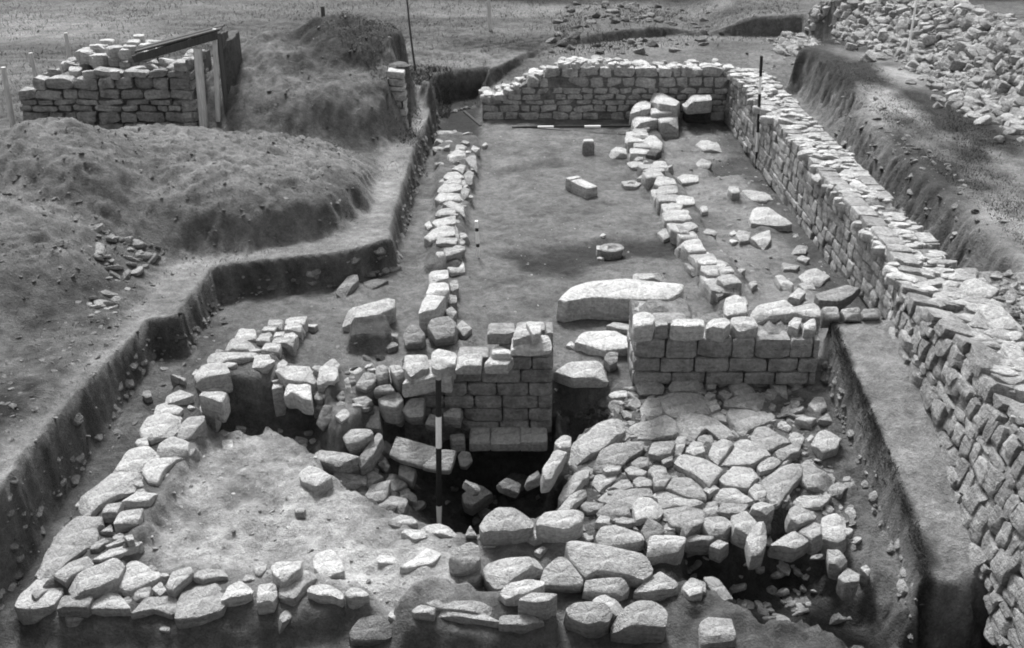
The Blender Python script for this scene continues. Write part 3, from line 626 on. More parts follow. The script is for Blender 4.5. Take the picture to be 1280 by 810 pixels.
# boulders at the near side of the pit
for crop, s, kw, mark in [
 ('E', '160,170 190,120 255,92 340,100 425,145 420,180 340,210 180,215', dict(e=.28, T=.45, k=.35), 'big rounded boulder on the near lip of the dark pit'),
 ('E', '440,180 475,118 640,105 680,120 660,170 600,205 520,195', dict(e=.26, T=.42, k=.3, tone=.52), 'pale pitted block right of the rounded boulder at the pit lip'),
 ('E', '385,245 400,205 470,215 490,240 430,262', dict(e=.1), None), ('E', '430,315 470,290 500,285 460,330', dict(e=.08), None),
 ('E', '180,405 200,375 300,345 440,335 475,360 390,410 250,500 200,450', dict(e=.2, k=.25, tone=.5), 'pale leaf-shaped slab tilted among the near boulders'),
 ('E', '255,515 310,475 480,440 470,480 380,525 290,535', dict(e=.15, k=.2, tone=.56), 'narrow white sliver of stone below the leaf-shaped slab'),
 ('E', '460,470 480,400 560,335 590,345 675,455 670,490 520,488', dict(e=.26, k=.75, tone=.42), 'grey pyramid-shaped stone in the middle of the near boulders'),
 ('E', '595,265 640,262 800,280 980,330 1030,410 980,445 860,420 740,405 690,440 620,350', dict(e=.28, T=.42, k=.35), 'longest smooth boulder in the near heap'),
 ('E', '680,520 690,455 870,445 910,490 870,530', dict(e=.22, k=.45), 'squared block below the longest smooth boulder'),
 ('E', '350,550 420,520 545,525 500,565 440,570', dict(e=.2, T=.32, tone=.52), 'white-topped slab with a dark underside behind the kerb'),
 ('E', '585,605 640,570 780,570 825,610 800,660 700,680 610,650', dict(e=.28, T=.4, k=.4, tone=.36), 'dull grey boulder at the near edge beside the kerb slabs'),
 ('E', '720,550 780,528 885,580 840,620 740,590', dict(e=.2), None),
 ('E', '825,640 880,595 960,558 1060,570 1095,610 1090,690 830,680', dict(e=.3, T=.5, k=.35), 'big flat-topped corner block ending the near row on the right'),
 ('E', '740,240 770,190 860,180 960,210 980,260 860,285 760,280', dict(e=.24, T=.36, k=.4), 'loaf-shaped boulder behind the longest smooth boulder'),
 ('E', '970,205 1010,140 1090,205 1060,240 1000,290', dict(e=.22, k=.8, tone=.36), 'dark triangular stone standing beside the loaf-shaped boulder'),
 ('E', '1010,240 1060,210 1180,225 1190,260 1150,310 1000,330', dict(e=.24, T=.4, k=.4), 'rounded block with a deep black shadow at the end of the near heap'),
 ('E', '930,500 1060,415 1160,470 1120,490 1020,515', dict(e=.16), 'thin flat slab sticking out over the dark hole'),
 ('E', '1170,500 1200,460 1270,470 1275,520 1210,540', dict(e=.14), None), ('E', '830,170 870,140 950,165 900,178', dict(e=.1), None), ('E', '735,170 760,135 810,140 805,180', dict(e=.1), None),
 ('E', '85,240 110,185 145,240', dict(e=.12, k=.8), None), ('E', '145,265 175,190 190,250', dict(e=.06, k=.8), None), ('E', '165,290 225,282 240,290 180,298', dict(e=.05), None),
 ('D', '1040,370 1060,310 1150,268 1195,290 1200,360 1140,410 1070,410', dict(e=.24, T=.4, k=.6, tone=.40), 'rounded striped boulder left of the leaf-shaped slab'),
 ('D', '1085,460 1100,435 1200,405 1215,430 1180,460 1120,470', dict(e=.08, tone=.36), None)]:
    loose(crop, s, mark, group='boulders heaped at the near edge', **kw)
for crop, s, kw, mark in [
 ('D', '155,390 180,365 245,368 305,340 300,400 215,460 170,430', dict(e=.16, tone=.56), 'pale rounded stone lying behind the front footing'),
 ('D', '365,365 380,330 450,298 500,345 520,410 420,448 370,400', dict(e=.12, tone=.58), 'bright angular slab lying behind the front footing'),
 ('D', '685,345 710,322 800,352 780,378 690,370', dict(e=.04, T=.1, tone=.58), 'small flat white flagstone on the pale floor'),
 ('D', '800,390 860,355 930,295 1005,318 960,375 840,398', dict(e=.05, T=.12, tone=.6), 'bright leaf-shaped flagstone lying on the pale floor'),
 ('D', '740,640 755,612 800,615 790,660', dict(e=.05, T=.12), 'small round cobble beside the left end of the kerb slabs'),
 ('D', '540,720 600,645 700,632 755,680 750,740 640,760 560,760', dict(e=.16, T=.35, k=.4, tone=.22), 'dull round boulder in the trench bottom in front of the front footing'),
 ('D', '740,165 800,130 860,140 890,175 800,185', dict(e=.08, tone=.5), 'bright domed stone on the earth crest beside the pit'),
 ('D', '900,190 1000,175 1105,225 1040,235 960,220', dict(e=.07, tone=.5), 'bright flat stone at the foot of the black and white pole'),
 ('D', '800,210 830,205 920,210 935,235 870,258', dict(e=.05, tone=.5), 'pale stone set in the earth just short of the pit edge'),
 ('D', '270,95 290,80 325,85 320,120 280,122', dict(e=.08, tone=.4), 'small cobble on the pale floor below the squared lump'),
 ('I', '135,680 180,640 230,650 300,700 220,755 150,715', dict(e=.15, T=.3, k=.15, tone=.48), 'squared pale lump at the left edge of the pit'),
 ('I', '355,500 355,460 490,462 505,490 440,530 375,540', dict(z=-.18, T=.3, k=.5, tone=.5), 'worn cube-like block resting in the broken stone trough'),
 ('I', '590,590 625,500 820,555 825,575 745,650 640,620', dict(z=-.42, T=.11, k=.8, tone=.44, chips=0), 'broad cracked flagstone tipped into the pit left of the pole'),
 ('I', '750,655 790,610 850,565 920,575 890,680 830,670', dict(z=-.46, T=.11, k=.8, tone=.5, chips=0), 'broken half of the cracked flagstone behind the pole'),
 ('I', '630,690 640,640 720,665 700,730', dict(z=-.62, T=.2, k=.6, tone=.46), 'small squared block below the cracked flagstone'),
 ('I', '415,740 500,668 550,695 460,780', dict(z=-.6, T=.15, k=.7, tone=.42), 'tilted oblong block on the left slope of the pit'),
 ('I', '530,640 560,615 590,650 570,680', dict(z=-.6, T=.2, k=.6, tone=.3), 'small dark stone between the trough and the squared block in the pit'),
 ('I', '930,600 950,575 990,580 1000,620 970,655 940,650', dict(z=-.62, T=.2, k=1.1, tone=.42), 'round cobble in the pit right of the cracked flagstone'),
 ('I', '600,770 650,755 720,790 720,820 660,810', dict(z=-.8, T=.2, k=.4, tone=.38), 'flat stone low on the left slope of the pit'),
 ('I', '950,790 1000,745 1040,740 1105,775 1000,850 960,830', dict(z=-.95, T=.25, k=.5, tone=.36), 'tilted block deep in the pit right of the pole'),
 ('I', '765,440 790,385 830,400 825,450', dict(z=-.2, T=.25, k=.8, tone=.36), 'small grey block behind the white band of the pole'),
 ('I', '860,375 890,358 945,362 940,410 860,400', dict(z=-.16, T=.25, k=.6, tone=.42), 'small block at the base of the courses right of the pole'),
 ('I', '890,490 960,485 965,520 900,520', dict(z=-.45, T=.2, tone=.36), 'thin stone under the footing right of the pole'),
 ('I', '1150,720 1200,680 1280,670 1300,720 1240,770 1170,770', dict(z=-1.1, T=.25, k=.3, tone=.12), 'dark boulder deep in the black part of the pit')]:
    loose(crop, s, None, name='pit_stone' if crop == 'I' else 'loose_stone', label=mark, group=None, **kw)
r = np.random.default_rng(77); pp = [(488, 600), (455, 588), (470, 615), (520, 634), (470, 562), (440, 602), (592, 606), (640, 606), (665, 596), (490, 628), (430, 590), (505, 618), (480, 640), (610, 640)]
for x, y in pp:
    z = -.6
    for _ in range(4): p = P(x, y, z); z = gz(p[0], p[1]) + .06
    sz = r.uniform(.16, .32) if x < 500 else r.uniform(.10, .2); V, Fc = stone(rpoly(sz * 1.5, sz, 5, r=r), sz * .6, n=22, chips=2, r=r); n_ = np.array([r.normal() * .4, -.4 + r.normal() * .3, 1]); n_ /= np.linalg.norm(n_); u = np.array([1, r.normal() * .5, 0]); u -= n_ * (u @ n_); u /= np.linalg.norm(u)
    o = link('pit_stone', frame(V, (0, 0, 0), u, np.cross(n_, u), n_), Fc, M_STONE, None, r.uniform(.26, .42)); o.location = P(x, y, z); tag(o, 'small fallen block among others on the floor of the dark pit', 'stone', 'fallen blocks in the pit')
# broken trough
root = empty('stone_trough', P(420, 570, -.4), 'broken curved trough of worn stone on the left edge of the pit', 'trough')
for s, nm in (('190,590 210,560 360,580 440,600 330,650 230,620', 'trough_base'), ('430,610 480,545 530,480 555,500 500,600 440,635', 'trough_rim')):
    Vv, Fc, c, tn, _ = traced('I', s, z=-.3, T=.22, k=.3, tone=.45); o = link(nm, Vv - c, Fc, M_STONE, root, tn); o.location = c - np.array(root.location)
# rubble spread
RUB = [
 ('F', '440,290 460,280 600,240 640,260 660,320 600,330 500,345 450,320', 'long blunt slab at the top of the rubble spread'), ('F', '490,200 520,150 560,155 605,210 560,250 500,255', 'egg-shaped stone nearest the foot of the three-course wall'),
 ('F', '600,150 640,128 760,125 815,160 820,215 760,232 640,225 615,200', 'broad flat paving slab just below the three-course wall'), ('F', '660,230 760,225 860,260 940,325 870,350 810,300 740,350 690,310', 'broad notched slab below the flat paving slab'),
 ('F', '530,420 550,370 650,368 635,410 580,430', None), ('F', '265,480 285,415 350,380 485,368 480,400 420,440 390,470 300,490', 'long pale slab second from the pit on the rubble slope'),
 ('F', '135,400 160,370 280,275 370,255 385,300 300,385 200,440 150,440', 'brightest long slab tilted beside the gap in the wall'), ('F', '670,465 700,430 780,435 880,500 820,575 760,530', 'oblong block lying slantwise in the middle of the rubble'),
 ('F', '825,430 850,380 890,357 940,370 910,420 870,470', None), ('F', '890,470 960,370 1010,362 1120,415 1080,445 1030,475', 'large pale peaked stone right of the slanting oblong block'),
 ('F', '1045,340 1070,300 1110,295 1220,360 1170,380 1120,405 1060,370', 'rounded diamond stone below the stepped slabs'), ('F', '1075,490 1100,455 1150,445 1180,465 1140,500 1090,512', None),
 ('F', '890,550 950,490 1040,480 1080,515 1020,585 920,575', 'squat grey stone below the peaked stone'), ('F', '1095,565 1190,485 1280,490 1275,540 1170,670 1140,660', 'large wedge slab pointing down beside the earth baulk'),
 ('F', '930,225 950,195 1080,210 1145,245 1100,270 990,320', 'lowest of the three stepped slabs below the wall'), ('F', '915,165 1000,130 1080,128 1110,190 1060,200 920,190', 'middle of the three stepped slabs below the wall'), ('F', '935,70 1000,70 1060,105 1050,120 960,130', 'topmost of the three stepped slabs below the wall'),
 ('F', '865,60 890,28 940,40 930,75 880,80', None), ('F', '875,120 900,110 940,130 910,155', None), ('F', '610,590 650,555 740,548 800,600 800,650 720,640', 'hump-backed stone left of the shell-shaped pair'), ('F', '550,640 580,615 660,620 790,670 720,690 600,680', None), ('F', '585,700 640,685 770,680 790,710 700,790 640,780', 'shield-shaped stone in the lower rubble'),
 ('F', '455,680 480,650 530,650 590,700 560,740 470,740', None), ('F', '285,650 330,612 520,605 525,640 470,650 440,700 330,670', 'wide grey slab in the lower left of the rubble'), ('F', '270,720 340,660 410,670 425,730 340,740', None), ('F', '190,690 210,668 290,678 280,705 220,710', None),
 ('F', '75,650 110,580 190,495 215,490 210,540 150,610 90,660', 'thin pale slab on edge at the right lip of the pit'), ('F', '70,710 130,640 200,600 205,620 120,710', None), ('F', '0,500 50,420 105,390 110,420 40,535 5,540', 'finger-like stone leaning into the pit'), ('F', '60,370 90,332 135,345 130,390 80,395', None),
 ('F', '250,570 260,535 360,530 350,555 280,605', None), ('F', '300,500 330,487 385,490 370,512 310,518', None), ('F', '440,470 480,445 520,450 515,485 460,495', None), ('F', '410,505 440,490 510,510 490,535 430,530', None), ('F', '525,510 550,485 600,490 610,520 550,540', None), ('F', '550,550 570,530 635,540 600,590 560,585', None),
 ('F', '450,560 480,540 535,540 535,585 470,590', None), ('F', '330,590 370,560 420,560 440,590 400,605', None), ('F', '850,650 880,605 950,602 1040,660 980,675', 'upper of the two shell-shaped stones'), ('F', '875,690 900,675 1015,682 985,720 930,720', 'lower of the two shell-shaped stones'), ('F', '1030,610 1060,580 1110,600 1105,640 1060,655', None),
 ('F', '1040,700 1060,675 1120,660 1150,690 1110,715', None), ('F', '800,605 830,585 880,580 870,600 830,625', None), ('F', '790,680 860,665 875,720 810,735', None), ('F', '700,770 730,735 800,730 790,770 720,800', None), ('F', '790,770 810,745 900,740 935,770 900,815 830,815', 'bright rounded stone near the lower edge of the rubble'),
 ('F', '945,740 1010,715 1060,770 1020,815 960,790', None), ('F', '345,760 390,735 475,765 440,775', None), ('F', '650,400 670,340 710,345 700,400 670,430', None), ('F', '715,400 740,370 790,375 800,415 750,430', None), ('F', '820,170 860,160 880,200 840,210', None), ('F', '820,235 850,205 890,225 910,265 860,255', None),
 ('F', '560,145 590,140 600,165 575,170', None), ('F', '805,135 825,120 855,130 830,150', None), ('F', '325,130 360,115 430,112 435,140 350,145', None), ('F', '1165,410 1260,375 1280,385 1270,415 1190,440', None), ('F', '1170,285 1190,262 1235,290 1220,312', None), ('F', '590,455 640,440 640,460 600,475', None),
 ('G', '635,500 680,462 720,500 810,540 760,590 680,585 640,545', 'broad dull stone against the baulk right of the wedge slab'), ('G', '710,360 740,320 800,300 840,340 820,390 760,410', 'round boulder pressed against the upper baulk face'), ('G', '620,255 660,235 720,245 690,270', None), ('G', '735,255 780,222 800,265', None), ('G', '690,180 720,140 760,150 770,190 730,215', None),
 ('G', '590,345 610,320 660,335 650,375 620,380', None), ('G', '600,680 650,635 730,640 790,615 790,640 740,690 640,700', None), ('G', '750,790 760,745 810,725 860,760 860,840 820,860 760,840', 'bright six-sided stone against the lower baulk face'), ('G', '790,590 830,570 875,580 850,620 800,620', None),
 ('G', '355,60 400,45 490,55 480,75 420,80', None), ('G', '490,60 540,38 565,60 575,130 520,110', None), ('G', '575,60 610,50 645,70 620,85', None), ('G', '535,270 560,262 595,300 580,312', None),
 ('H', '755,150 780,130 830,150 880,160 860,190 800,215 760,190', None), ('H', '670,310 770,258 850,300 780,340', None), ('H', '800,255 850,215 900,215 905,260 860,290', None), ('H', '895,480 930,430 1000,420 1010,470 980,540 920,550', 'dull upright boulder at the foot of the baulk'), ('H', '1000,480 1040,430 1100,450 1090,500 1030,510', None),
 ('H', '1020,545 1060,515 1080,530 1040,575', None), ('H', '940,690 985,610 1040,610 1110,680 1060,690', 'bright half-moon stone at the near foot of the baulk'), ('H', '340,400 360,365 440,305 490,340 420,385 370,420', 'slanting oblong stone at the lower tip of the rubble'), ('H', '465,405 500,345 550,345 550,420 510,450', None), ('H', '400,425 440,400 475,460 430,455', None),
 ('H', '325,490 370,475 460,580 400,605', 'squared stone lying alone in the dark trench'), ('H', '215,525 260,490 320,510 320,555 230,560', None), ('H', '540,280 580,205 625,215 630,290 610,355 560,360', 'upright bright stone at the right tip of the rubble'), ('H', '350,325 390,300 440,310 400,345', None), ('H', '235,330 270,310 345,325 330,360 260,360', None),
 ('H', '230,285 280,275 365,280 340,300 250,302', None), ('H', '1105,440 1130,420 1150,445 1140,475', None), ('H', '940,350 990,350 1030,390 1000,420 950,410', None), ('H', '1100,590 1130,560 1150,600 1130,625', None), ('H', '310,715 350,690 450,695 470,780 320,800', 'flat slab in the bottom of the near trench')]
for crop, s, mark in RUB:
    kk = float(rng.uniform(.05, .30)); loose(crop, s, mark, e=float(rng.uniform(.06, .11)), T=.22, k=kk, kx=float(rng.uniform(-.12, .12)), tone=float(rng.uniform(.34, .47)), chips=2, rough=.05, grow=1.18)
# stones in the passage and about the rooms
for crop, s, kw, mark in [
 ('N', '280,65 290,42 330,45 340,80 300,85', dict(e=.16, tone=.52), 'small upright white stone on the passage floor'), ('N', '350,70 420,62 520,100 470,125 400,120', dict(e=.06), 'flat earthy slab right of the small white stone in the passage'),
 ('N', '390,190 410,155 480,155 600,230 540,235 400,225', dict(e=.16, tone=.48), 'wedge-shaped pale boulder in the passage near the great wall'), ('N', '320,290 340,262 390,270 385,320 340,325', dict(e=.12, tone=.36), 'dull round stone in the little group on the passage floor'),
 ('N', '390,310 430,285 490,268 495,320 460,345', dict(e=.14, tone=.46), 'pale angular stone in the little group on the passage floor'), ('N', '285,285 310,270 325,285 300,297', dict(e=.07), 'tiny stone behind the little group on the passage floor'), ('N', '285,320 310,308 330,325 300,335', dict(e=.07, tone=.5), 'tiny pale stone in front of the little group on the passage floor'),
 ('N', '590,385 630,345 680,350 670,385', dict(e=.08, tone=.36), 'dull flat stone beyond the slabs at the passage mouth'), ('N', '625,410 650,395 690,410 670,430', dict(e=.09, tone=.48), 'small white cobble just beyond the slabs at the passage mouth'),
 ('N', '515,490 535,480 610,540 590,570 540,540', dict(e=.14, tone=.52), 'white pointed stone left of the slabs at the passage mouth'), ('N', '550,430 640,440 620,470 560,465', dict(e=.08), 'farthest of the flat slabs at the passage mouth'), ('N', '640,480 720,460 790,500 740,540 660,530', dict(e=.09), 'broad flat slab in the middle of the passage mouth'),
 ('N', '580,600 630,550 670,575 640,615', dict(e=.14), 'peaked stone just behind the top of the three-course wall'), ('N', '720,590 860,540 950,535 900,590 840,625 740,620', dict(e=.26, T=.16, tone=.34), 'dark tilted slab over a black gap at the passage mouth'), ('N', '630,530 700,520 720,560 660,570', dict(e=.09), 'small slab in front of the broad flat slab at the passage mouth'),
 ('M', '520,320 545,300 620,300 650,345 560,350', dict(e=.08, tone=.42), 'low pale stone at the far end of the passage'), ('M', '540,630 575,628 580,655 550,660', dict(e=.08), 'small cobble beside the dividing stones in the passage'), ('M', '520,410 545,390 600,405 590,435 540,440', dict(e=.07), 'half-buried stone before the dark dip in the passage'),
 ('M', '455,85 475,75 590,72 600,100 480,108', dict(z=.58, T=.27, tone=.46, rough=.03, k=.02), 'large squared block in the far corner of the passage'),
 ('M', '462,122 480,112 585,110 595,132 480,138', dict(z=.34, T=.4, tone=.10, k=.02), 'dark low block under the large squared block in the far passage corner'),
 ('M', '85,355 120,332 170,338 172,360 110,368', dict(e=.14, tone=.5), 'pale boulder on the room floor left of the dividing stones'),
 ('K', '80,215 150,150 240,125 420,112 560,130 690,140 680,170 620,215 440,215 250,205 120,225', dict(e=.36, T=.42, k=.18, tone=.54, chips=0, rough=.02), 'very long white-topped slab lying across the near end of the room'),
 ('K', '445,120 450,85 610,85 615,100 530,112', dict(e=.12, tone=.54), 'narrow white stone behind the very long slab'), ('K', '155,430 180,385 290,352 360,365 450,410 440,450 300,470', dict(e=.14, tone=.55, T=.22), 'jagged flat white slab between the long slab and the wall gap'),
 ('K', '310,345 330,325 440,345 440,370 380,365', dict(e=.1, tone=.5), 'thin pale slab in front of the very long slab'), ('K', '60,575 130,530 270,522 345,575 310,600 150,605', dict(e=.12, z=.05, tone=.58, T=.16), 'smooth white threshold slab in the gap of the wall'),
 ('K', '300,510 320,480 370,475 365,530 330,545', dict(e=.2, k=.6), 'grey stone wedged between two flat white slabs'), ('K', '110,445 130,425 155,430 150,455', dict(e=.08), 'small stone left of the jagged white slab'),
 ('J', '30,220 60,180 285,120 290,175 200,215 110,240', dict(e=.24, T=.26, tone=.54, rough=.03), 'large square white-topped block standing alone left of the room'), ('J', '455,270 480,225 560,215 600,250 590,320 500,340', dict(e=.25, T=.35, k=.6, tone=.36), 'larger of the two round boulders at the end of the stone line'),
 ('J', '335,310 365,265 410,262 445,310 430,350 350,360', dict(e=.22, T=.32, k=.6, tone=.38), 'smaller of the two round boulders at the end of the stone line'), ('J', '600,270 630,238 680,280 640,318', dict(e=.15, k=.4, tone=.4), 'pointed stone right of the two round boulders'),
 ('J', '0,95 60,20 105,10 110,40 40,105', dict(e=.12, tone=.3), 'dull slab leaning at the foot of the cut bank left of the room'), ('J', '110,55 200,30 260,40 180,85', dict(e=.06, tone=.2), 'dark slab lying at the foot of the cut bank left of the room'),
 ('J', '215,365 240,345 300,345 310,365 260,385', dict(e=.08, tone=.22), 'dark low stone in front of the large square block'), ('J', '255,320 265,305 310,308 305,325', dict(e=.1, tone=.3), 'small flake beside the large square block'), ('L', '1080,615 1095,605 1110,612 1095,622', dict(e=.05, tone=.5), 'tiny white pebble behind the broken basin'),
 ('B', '530,350 550,352 610,372 600,382', dict(e=.1, tone=.4), 'pale flake in the dark side of the left trench'), ('B', '390,450 400,432 430,432 440,460 410,470', dict(e=.1, tone=.3), 'round cobble in the bottom of the left trench'), ('B', '790,680 840,675 845,725 795,725', dict(e=.03, tone=.6), 'white square patch of stone at the head of the pale floor')]:
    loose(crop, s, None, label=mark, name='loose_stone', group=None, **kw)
# labels of the unnamed rubble stones: shape + where they lie against the nearest named stone
marks = [i for i in LOOSE if i['mark']]
used = {}
for i in LOOSE:
    o = i['o']; lab = i['label'] or i['mark']
    if not lab:
        w, d = i['w'], i['d']; ar = max(w, d) / min(w, d); s = math.sqrt(w * d)
        shape = ('three-cornered' if i['n'] == 3 else 'long' if ar > 1.9 else 'oblong' if ar > 1.45 else 'roundish' if i['n'] > 4 else 'squarish')
        size = 'small' if s < .26 else 'middling' if s < .36 else 'large'
        order = sorted(marks, key=lambda m: (m['px'][0] - i['px'][0]) ** 2 + 2 * (m['px'][1] - i['px'][1]) ** 2)
        for m in order[:4]:
            dx, dy = i['px'][0] - m['px'][0], i['px'][1] - m['px'][1]
            rel = ('left of' if dx < 0 else 'right of') if abs(dx) > 1.3 * abs(dy) else ('above' if dy < 0 else 'below')
            lab = f"{size} {shape} stone {rel} the {m['mark']}"
            words = lab.split()
            if len(words) > 16: lab = ' '.join(words[:16])
            if lab not in used: break
    used[lab] = 1; i['final'] = lab
    tag(o, lab, 'stone', i['group'])

# ------------------------------------------------------------------ worked stones on the floors
def at_px(px, py, dz=0):
    z = 0
    for _ in range(4): p = P(px, py, z); z = gz(p[0], p[1]) + dz
    return P(px, py, z)
c = at_px(735, 192)
root = empty('pedestal_block', c, 'small upright squared stone with a white top standing on the room floor', 'carved stone'); root.scale = (.82, .82, .9)
Vv, Fc = stone(np.array([(-.13, -.1), (.13, -.1), (.12, .1), (-.12, .1)]), .30, n=28, chips=0, rough=.02); Vv[:, 2] += .24; link('block', Vv, Fc, M_STONE, root, .30)
Vv, Fc = stone(np.array([(-.11, -.09), (.11, -.09), (.10, .09), (-.10, .09)]), .06, n=24, chips=0, rough=.02); Vv[:, 2] += .285; link('cap', Vv, Fc, M_STONE, root, .60)
c = at_px(730, 243)
root = empty('carved_block', c, 'fallen oblong carved block with a moulded end on the room floor', 'carved stone')
root.rotation_euler = (0, 0, R(-58)); root.scale = (1.05, .8, .85)
Vv, Fc = stone(np.array([(-.27, -.13), (.2, -.13), (.2, .13), (-.27, .13)]), .28, n=32, chips=0, rough=.015); Vv[:, 2] += .22; link('shaft', Vv, Fc, M_STONE, root, .50)
Vv, Fc = stone(np.array([(-.34, -.15), (-.24, -.15), (-.24, .15), (-.34, .15)]), .29, n=28, chips=0, rough=.015); Vv[:, 2] += .245; link('moulding', Vv, Fc, M_STONE, root, .52)
def ring_stone(name, c, r, h, hole, tone, label, cat, depth):
    n = 40; a = np.arange(n) * 2 * math.pi / n; w = 1 + .06 * np.sin(a * 3 + 1) + .04 * np.sin(a * 5)
    prof = [(r * .9, -.05), (r, h * .3), (r * .97, h * .9), (r * .9, h), (hole * 1.08, h), (hole, h * .93), (hole * .8, h - depth), (hole * .3, h - depth * 1.05)]
    V = np.vstack([np.column_stack([np.cos(a) * q * w, np.sin(a) * q * w, np.full(n, z) + .008 * np.sin(a * 4 + q * 20)]) for q, z in prof])
    Fc = [(j * n + i, j * n + (i + 1) % n, (j + 1) * n + (i + 1) % n, (j + 1) * n + i) for j in range(len(prof) - 1) for i in range(n)]
    k = (len(prof) - 1) * n; Fc.append(tuple(range(k, k + n)))
    o = link(name, V, Fc, M_STONE, None, tone); o.location = c; tag(o, label, cat); return o
ring_stone('quern', at_px(789, 234), .17, .07, .07, .40, 'round quern stone with a shallow hollow beside the dividing stones', 'quern', .025)
# broken square basin
c = at_px(760, 322)
root = empty('broken_basin', c, 'broken stone basin with a white rim standing in the dark damp patch', 'basin'); root.scale = (.78, .78, .5)
mb = MB()
for q, z0, T in (([(-.20, -.02), (-.02, -.02), (-.0, .16), (-.20, .16)], .27, .32),): 
    Vv, Fc = stone(np.array(q), T, n=26, chips=1); Vv[:, 2] += z0; mb.add(Vv, Fc, .5)
mb.build('broken_side', M_STONE, root)
n = 30; a = np.arange(n) * 2 * math.pi / n; w = 1 + .07 * np.sin(a * 2 + .6)
V = np.vstack([np.column_stack([np.cos(a) * q * w + .06, np.sin(a) * q * w + .06, np.full(n, z)]) for q, z in ((.17, -.05), (.2, .14), (.22, .26), (.2, .285), (.12, .27), (.10, .24), (.07, .2), (.03, .19))])
Fc = [(j * n + i, j * n + (i + 1) % n, (j + 1) * n + (i + 1) % n, (j + 1) * n + i) for j in range(7) for i in range(n)] + [tuple(range(7 * n, 8 * n))]
link('bowl', V, Fc, M_STONE, root, .34)
Vv, Fc = stone(rpoly(.16, .12), .14, n=20); Vv[:, 2] += .08; o = link('chip', Vv, Fc, M_STONE, root, .5); o.location = (-.14, -.12, 0)

# ------------------------------------------------------------------ ranging poles
def pole(p0, p1, r, bands, label, start_white):
    p0 = np.asarray(p0); p1 = np.asarray(p1); root = empty('ranging_pole', p0, label, 'ranging pole'); S = np.cumsum([0] + bands); S = S / S[-1]
    for i in range(len(bands)):
        wht = (i % 2 == 0) == start_white; mb = MB(); mb.tube((p1 - p0) * S[i], (p1 - p0) * S[i + 1], r if i else r * .6, r, 14)
        mb.build('white_band' if wht else 'black_band', M_WHITE if wht else M_BLACK, root)
b0 = PV(549, 672, 9.72); b1 = PV(548, 474, 9.86)
pole(b0, b1, .030, [1.1, 1.9, 1, 1.15], 'black and white pole standing upright in the pit before the stepped wall', True)
b0 = at_px(945, 211); b1 = PV(952, 70, b0[1] + .02)
pole(b0, b1, .026, [.9, 1, 1.95, .85, 1], 'slim black and white pole leaning against the great wall', False)
b0 = at_px(598, 322); b1 = PV(595.5, 276, b0[1])
pole(b0, b1, .023, [1.6, .5, 1.8, .5, 1], 'thin short white pole standing by the left stone line of the room', True)
a = at_px(640, 159, .03); b = at_px(800, 157.5, .03)
pole(a, b, .022, [1.6, 1, 1.9, 1, 2.4], 'pole lying flat along the foot of the far end wall', False)

# ------------------------------------------------------------------ stone heap, upper right
grp = 'tumbled stones of the heap on the upper right bank'
def scatter_on(poly, n, smin, smax, name, label, group, tone, keep, stuff_label=None, stuff_name=None, seed=3, lift=.3):
    r = np.random.default_rng(seed); bb = np.asarray(poly); lo, hi = bb.min(0), bb.max(0); L = []
    while len(L) < n:
        x, y = r.uniform(lo[0], hi[0]), r.uniform(lo[1], hi[1])
        if sdpoly(poly, np.array([x]), np.array([y]))[0] < -.1 + .25 * r.normal(): continue
        L.append((x, y, (smin + (smax - smin) * r.random() ** 1.8)))
    L.sort(key=lambda q: -q[2]); mb = MB()
    zs = terrain(np.array([q[0] for q in L]), np.array([q[1] for q in L]))
    for i, (x, y, s) in enumerate(L):
        V, Fc = stone(rpoly(s * r.uniform(1., 1.6), s * r.uniform(.7, 1.), r=r), s * r.uniform(.4, .75), rough=.06, n=18 if i < keep else 12, chips=2, r=r)
        a = r.uniform(0, 6.28); n_ = np.array([r.normal() * .35, r.normal() * .35 - .15, 1]); n_ /= np.linalg.norm(n_); u = np.array([math.cos(a), math.sin(a), 0]); u -= n_ * (u @ n_); u /= np.linalg.norm(u); v = np.cross(n_, u)
        c = np.array([x, y, zs[i] + s * lift * r.uniform(.3, 1.2)]); tn = r.uniform(*tone)
        if i < keep:
            o = link(name, frame(V, (0, 0, 0), u, v, n_), Fc, M_STONE, None, tn); o.location = c
            tag(o, label if isinstance(label, str) else label(x, y, s), 'stone', group)
        else: mb.add(frame(V, c, u, v, n_), Fc, tn)
    if mb.n: tag(mb.build(stuff_name, M_STONE), stuff_label, 'stones', kind='stuff')
scatter_on(HEAP, 5400, .09, .36, 'heap_stone', 'pale tumbled stone in the big heap on the upper right bank', grp, (.24, .42), 120, 'smaller stones filling the tumbled heap on the bank', 'heap_rubble')
scatter_on(HEAP2, 150, .10, .34, 'heap_stone', 'dark tumbled stone in the ruined pile beyond the far end wall', 'stones of the ruined pile beyond the end wall', (.10, .24), 25, 'small dark stones of the ruined pile', 'heap_rubble', 5)

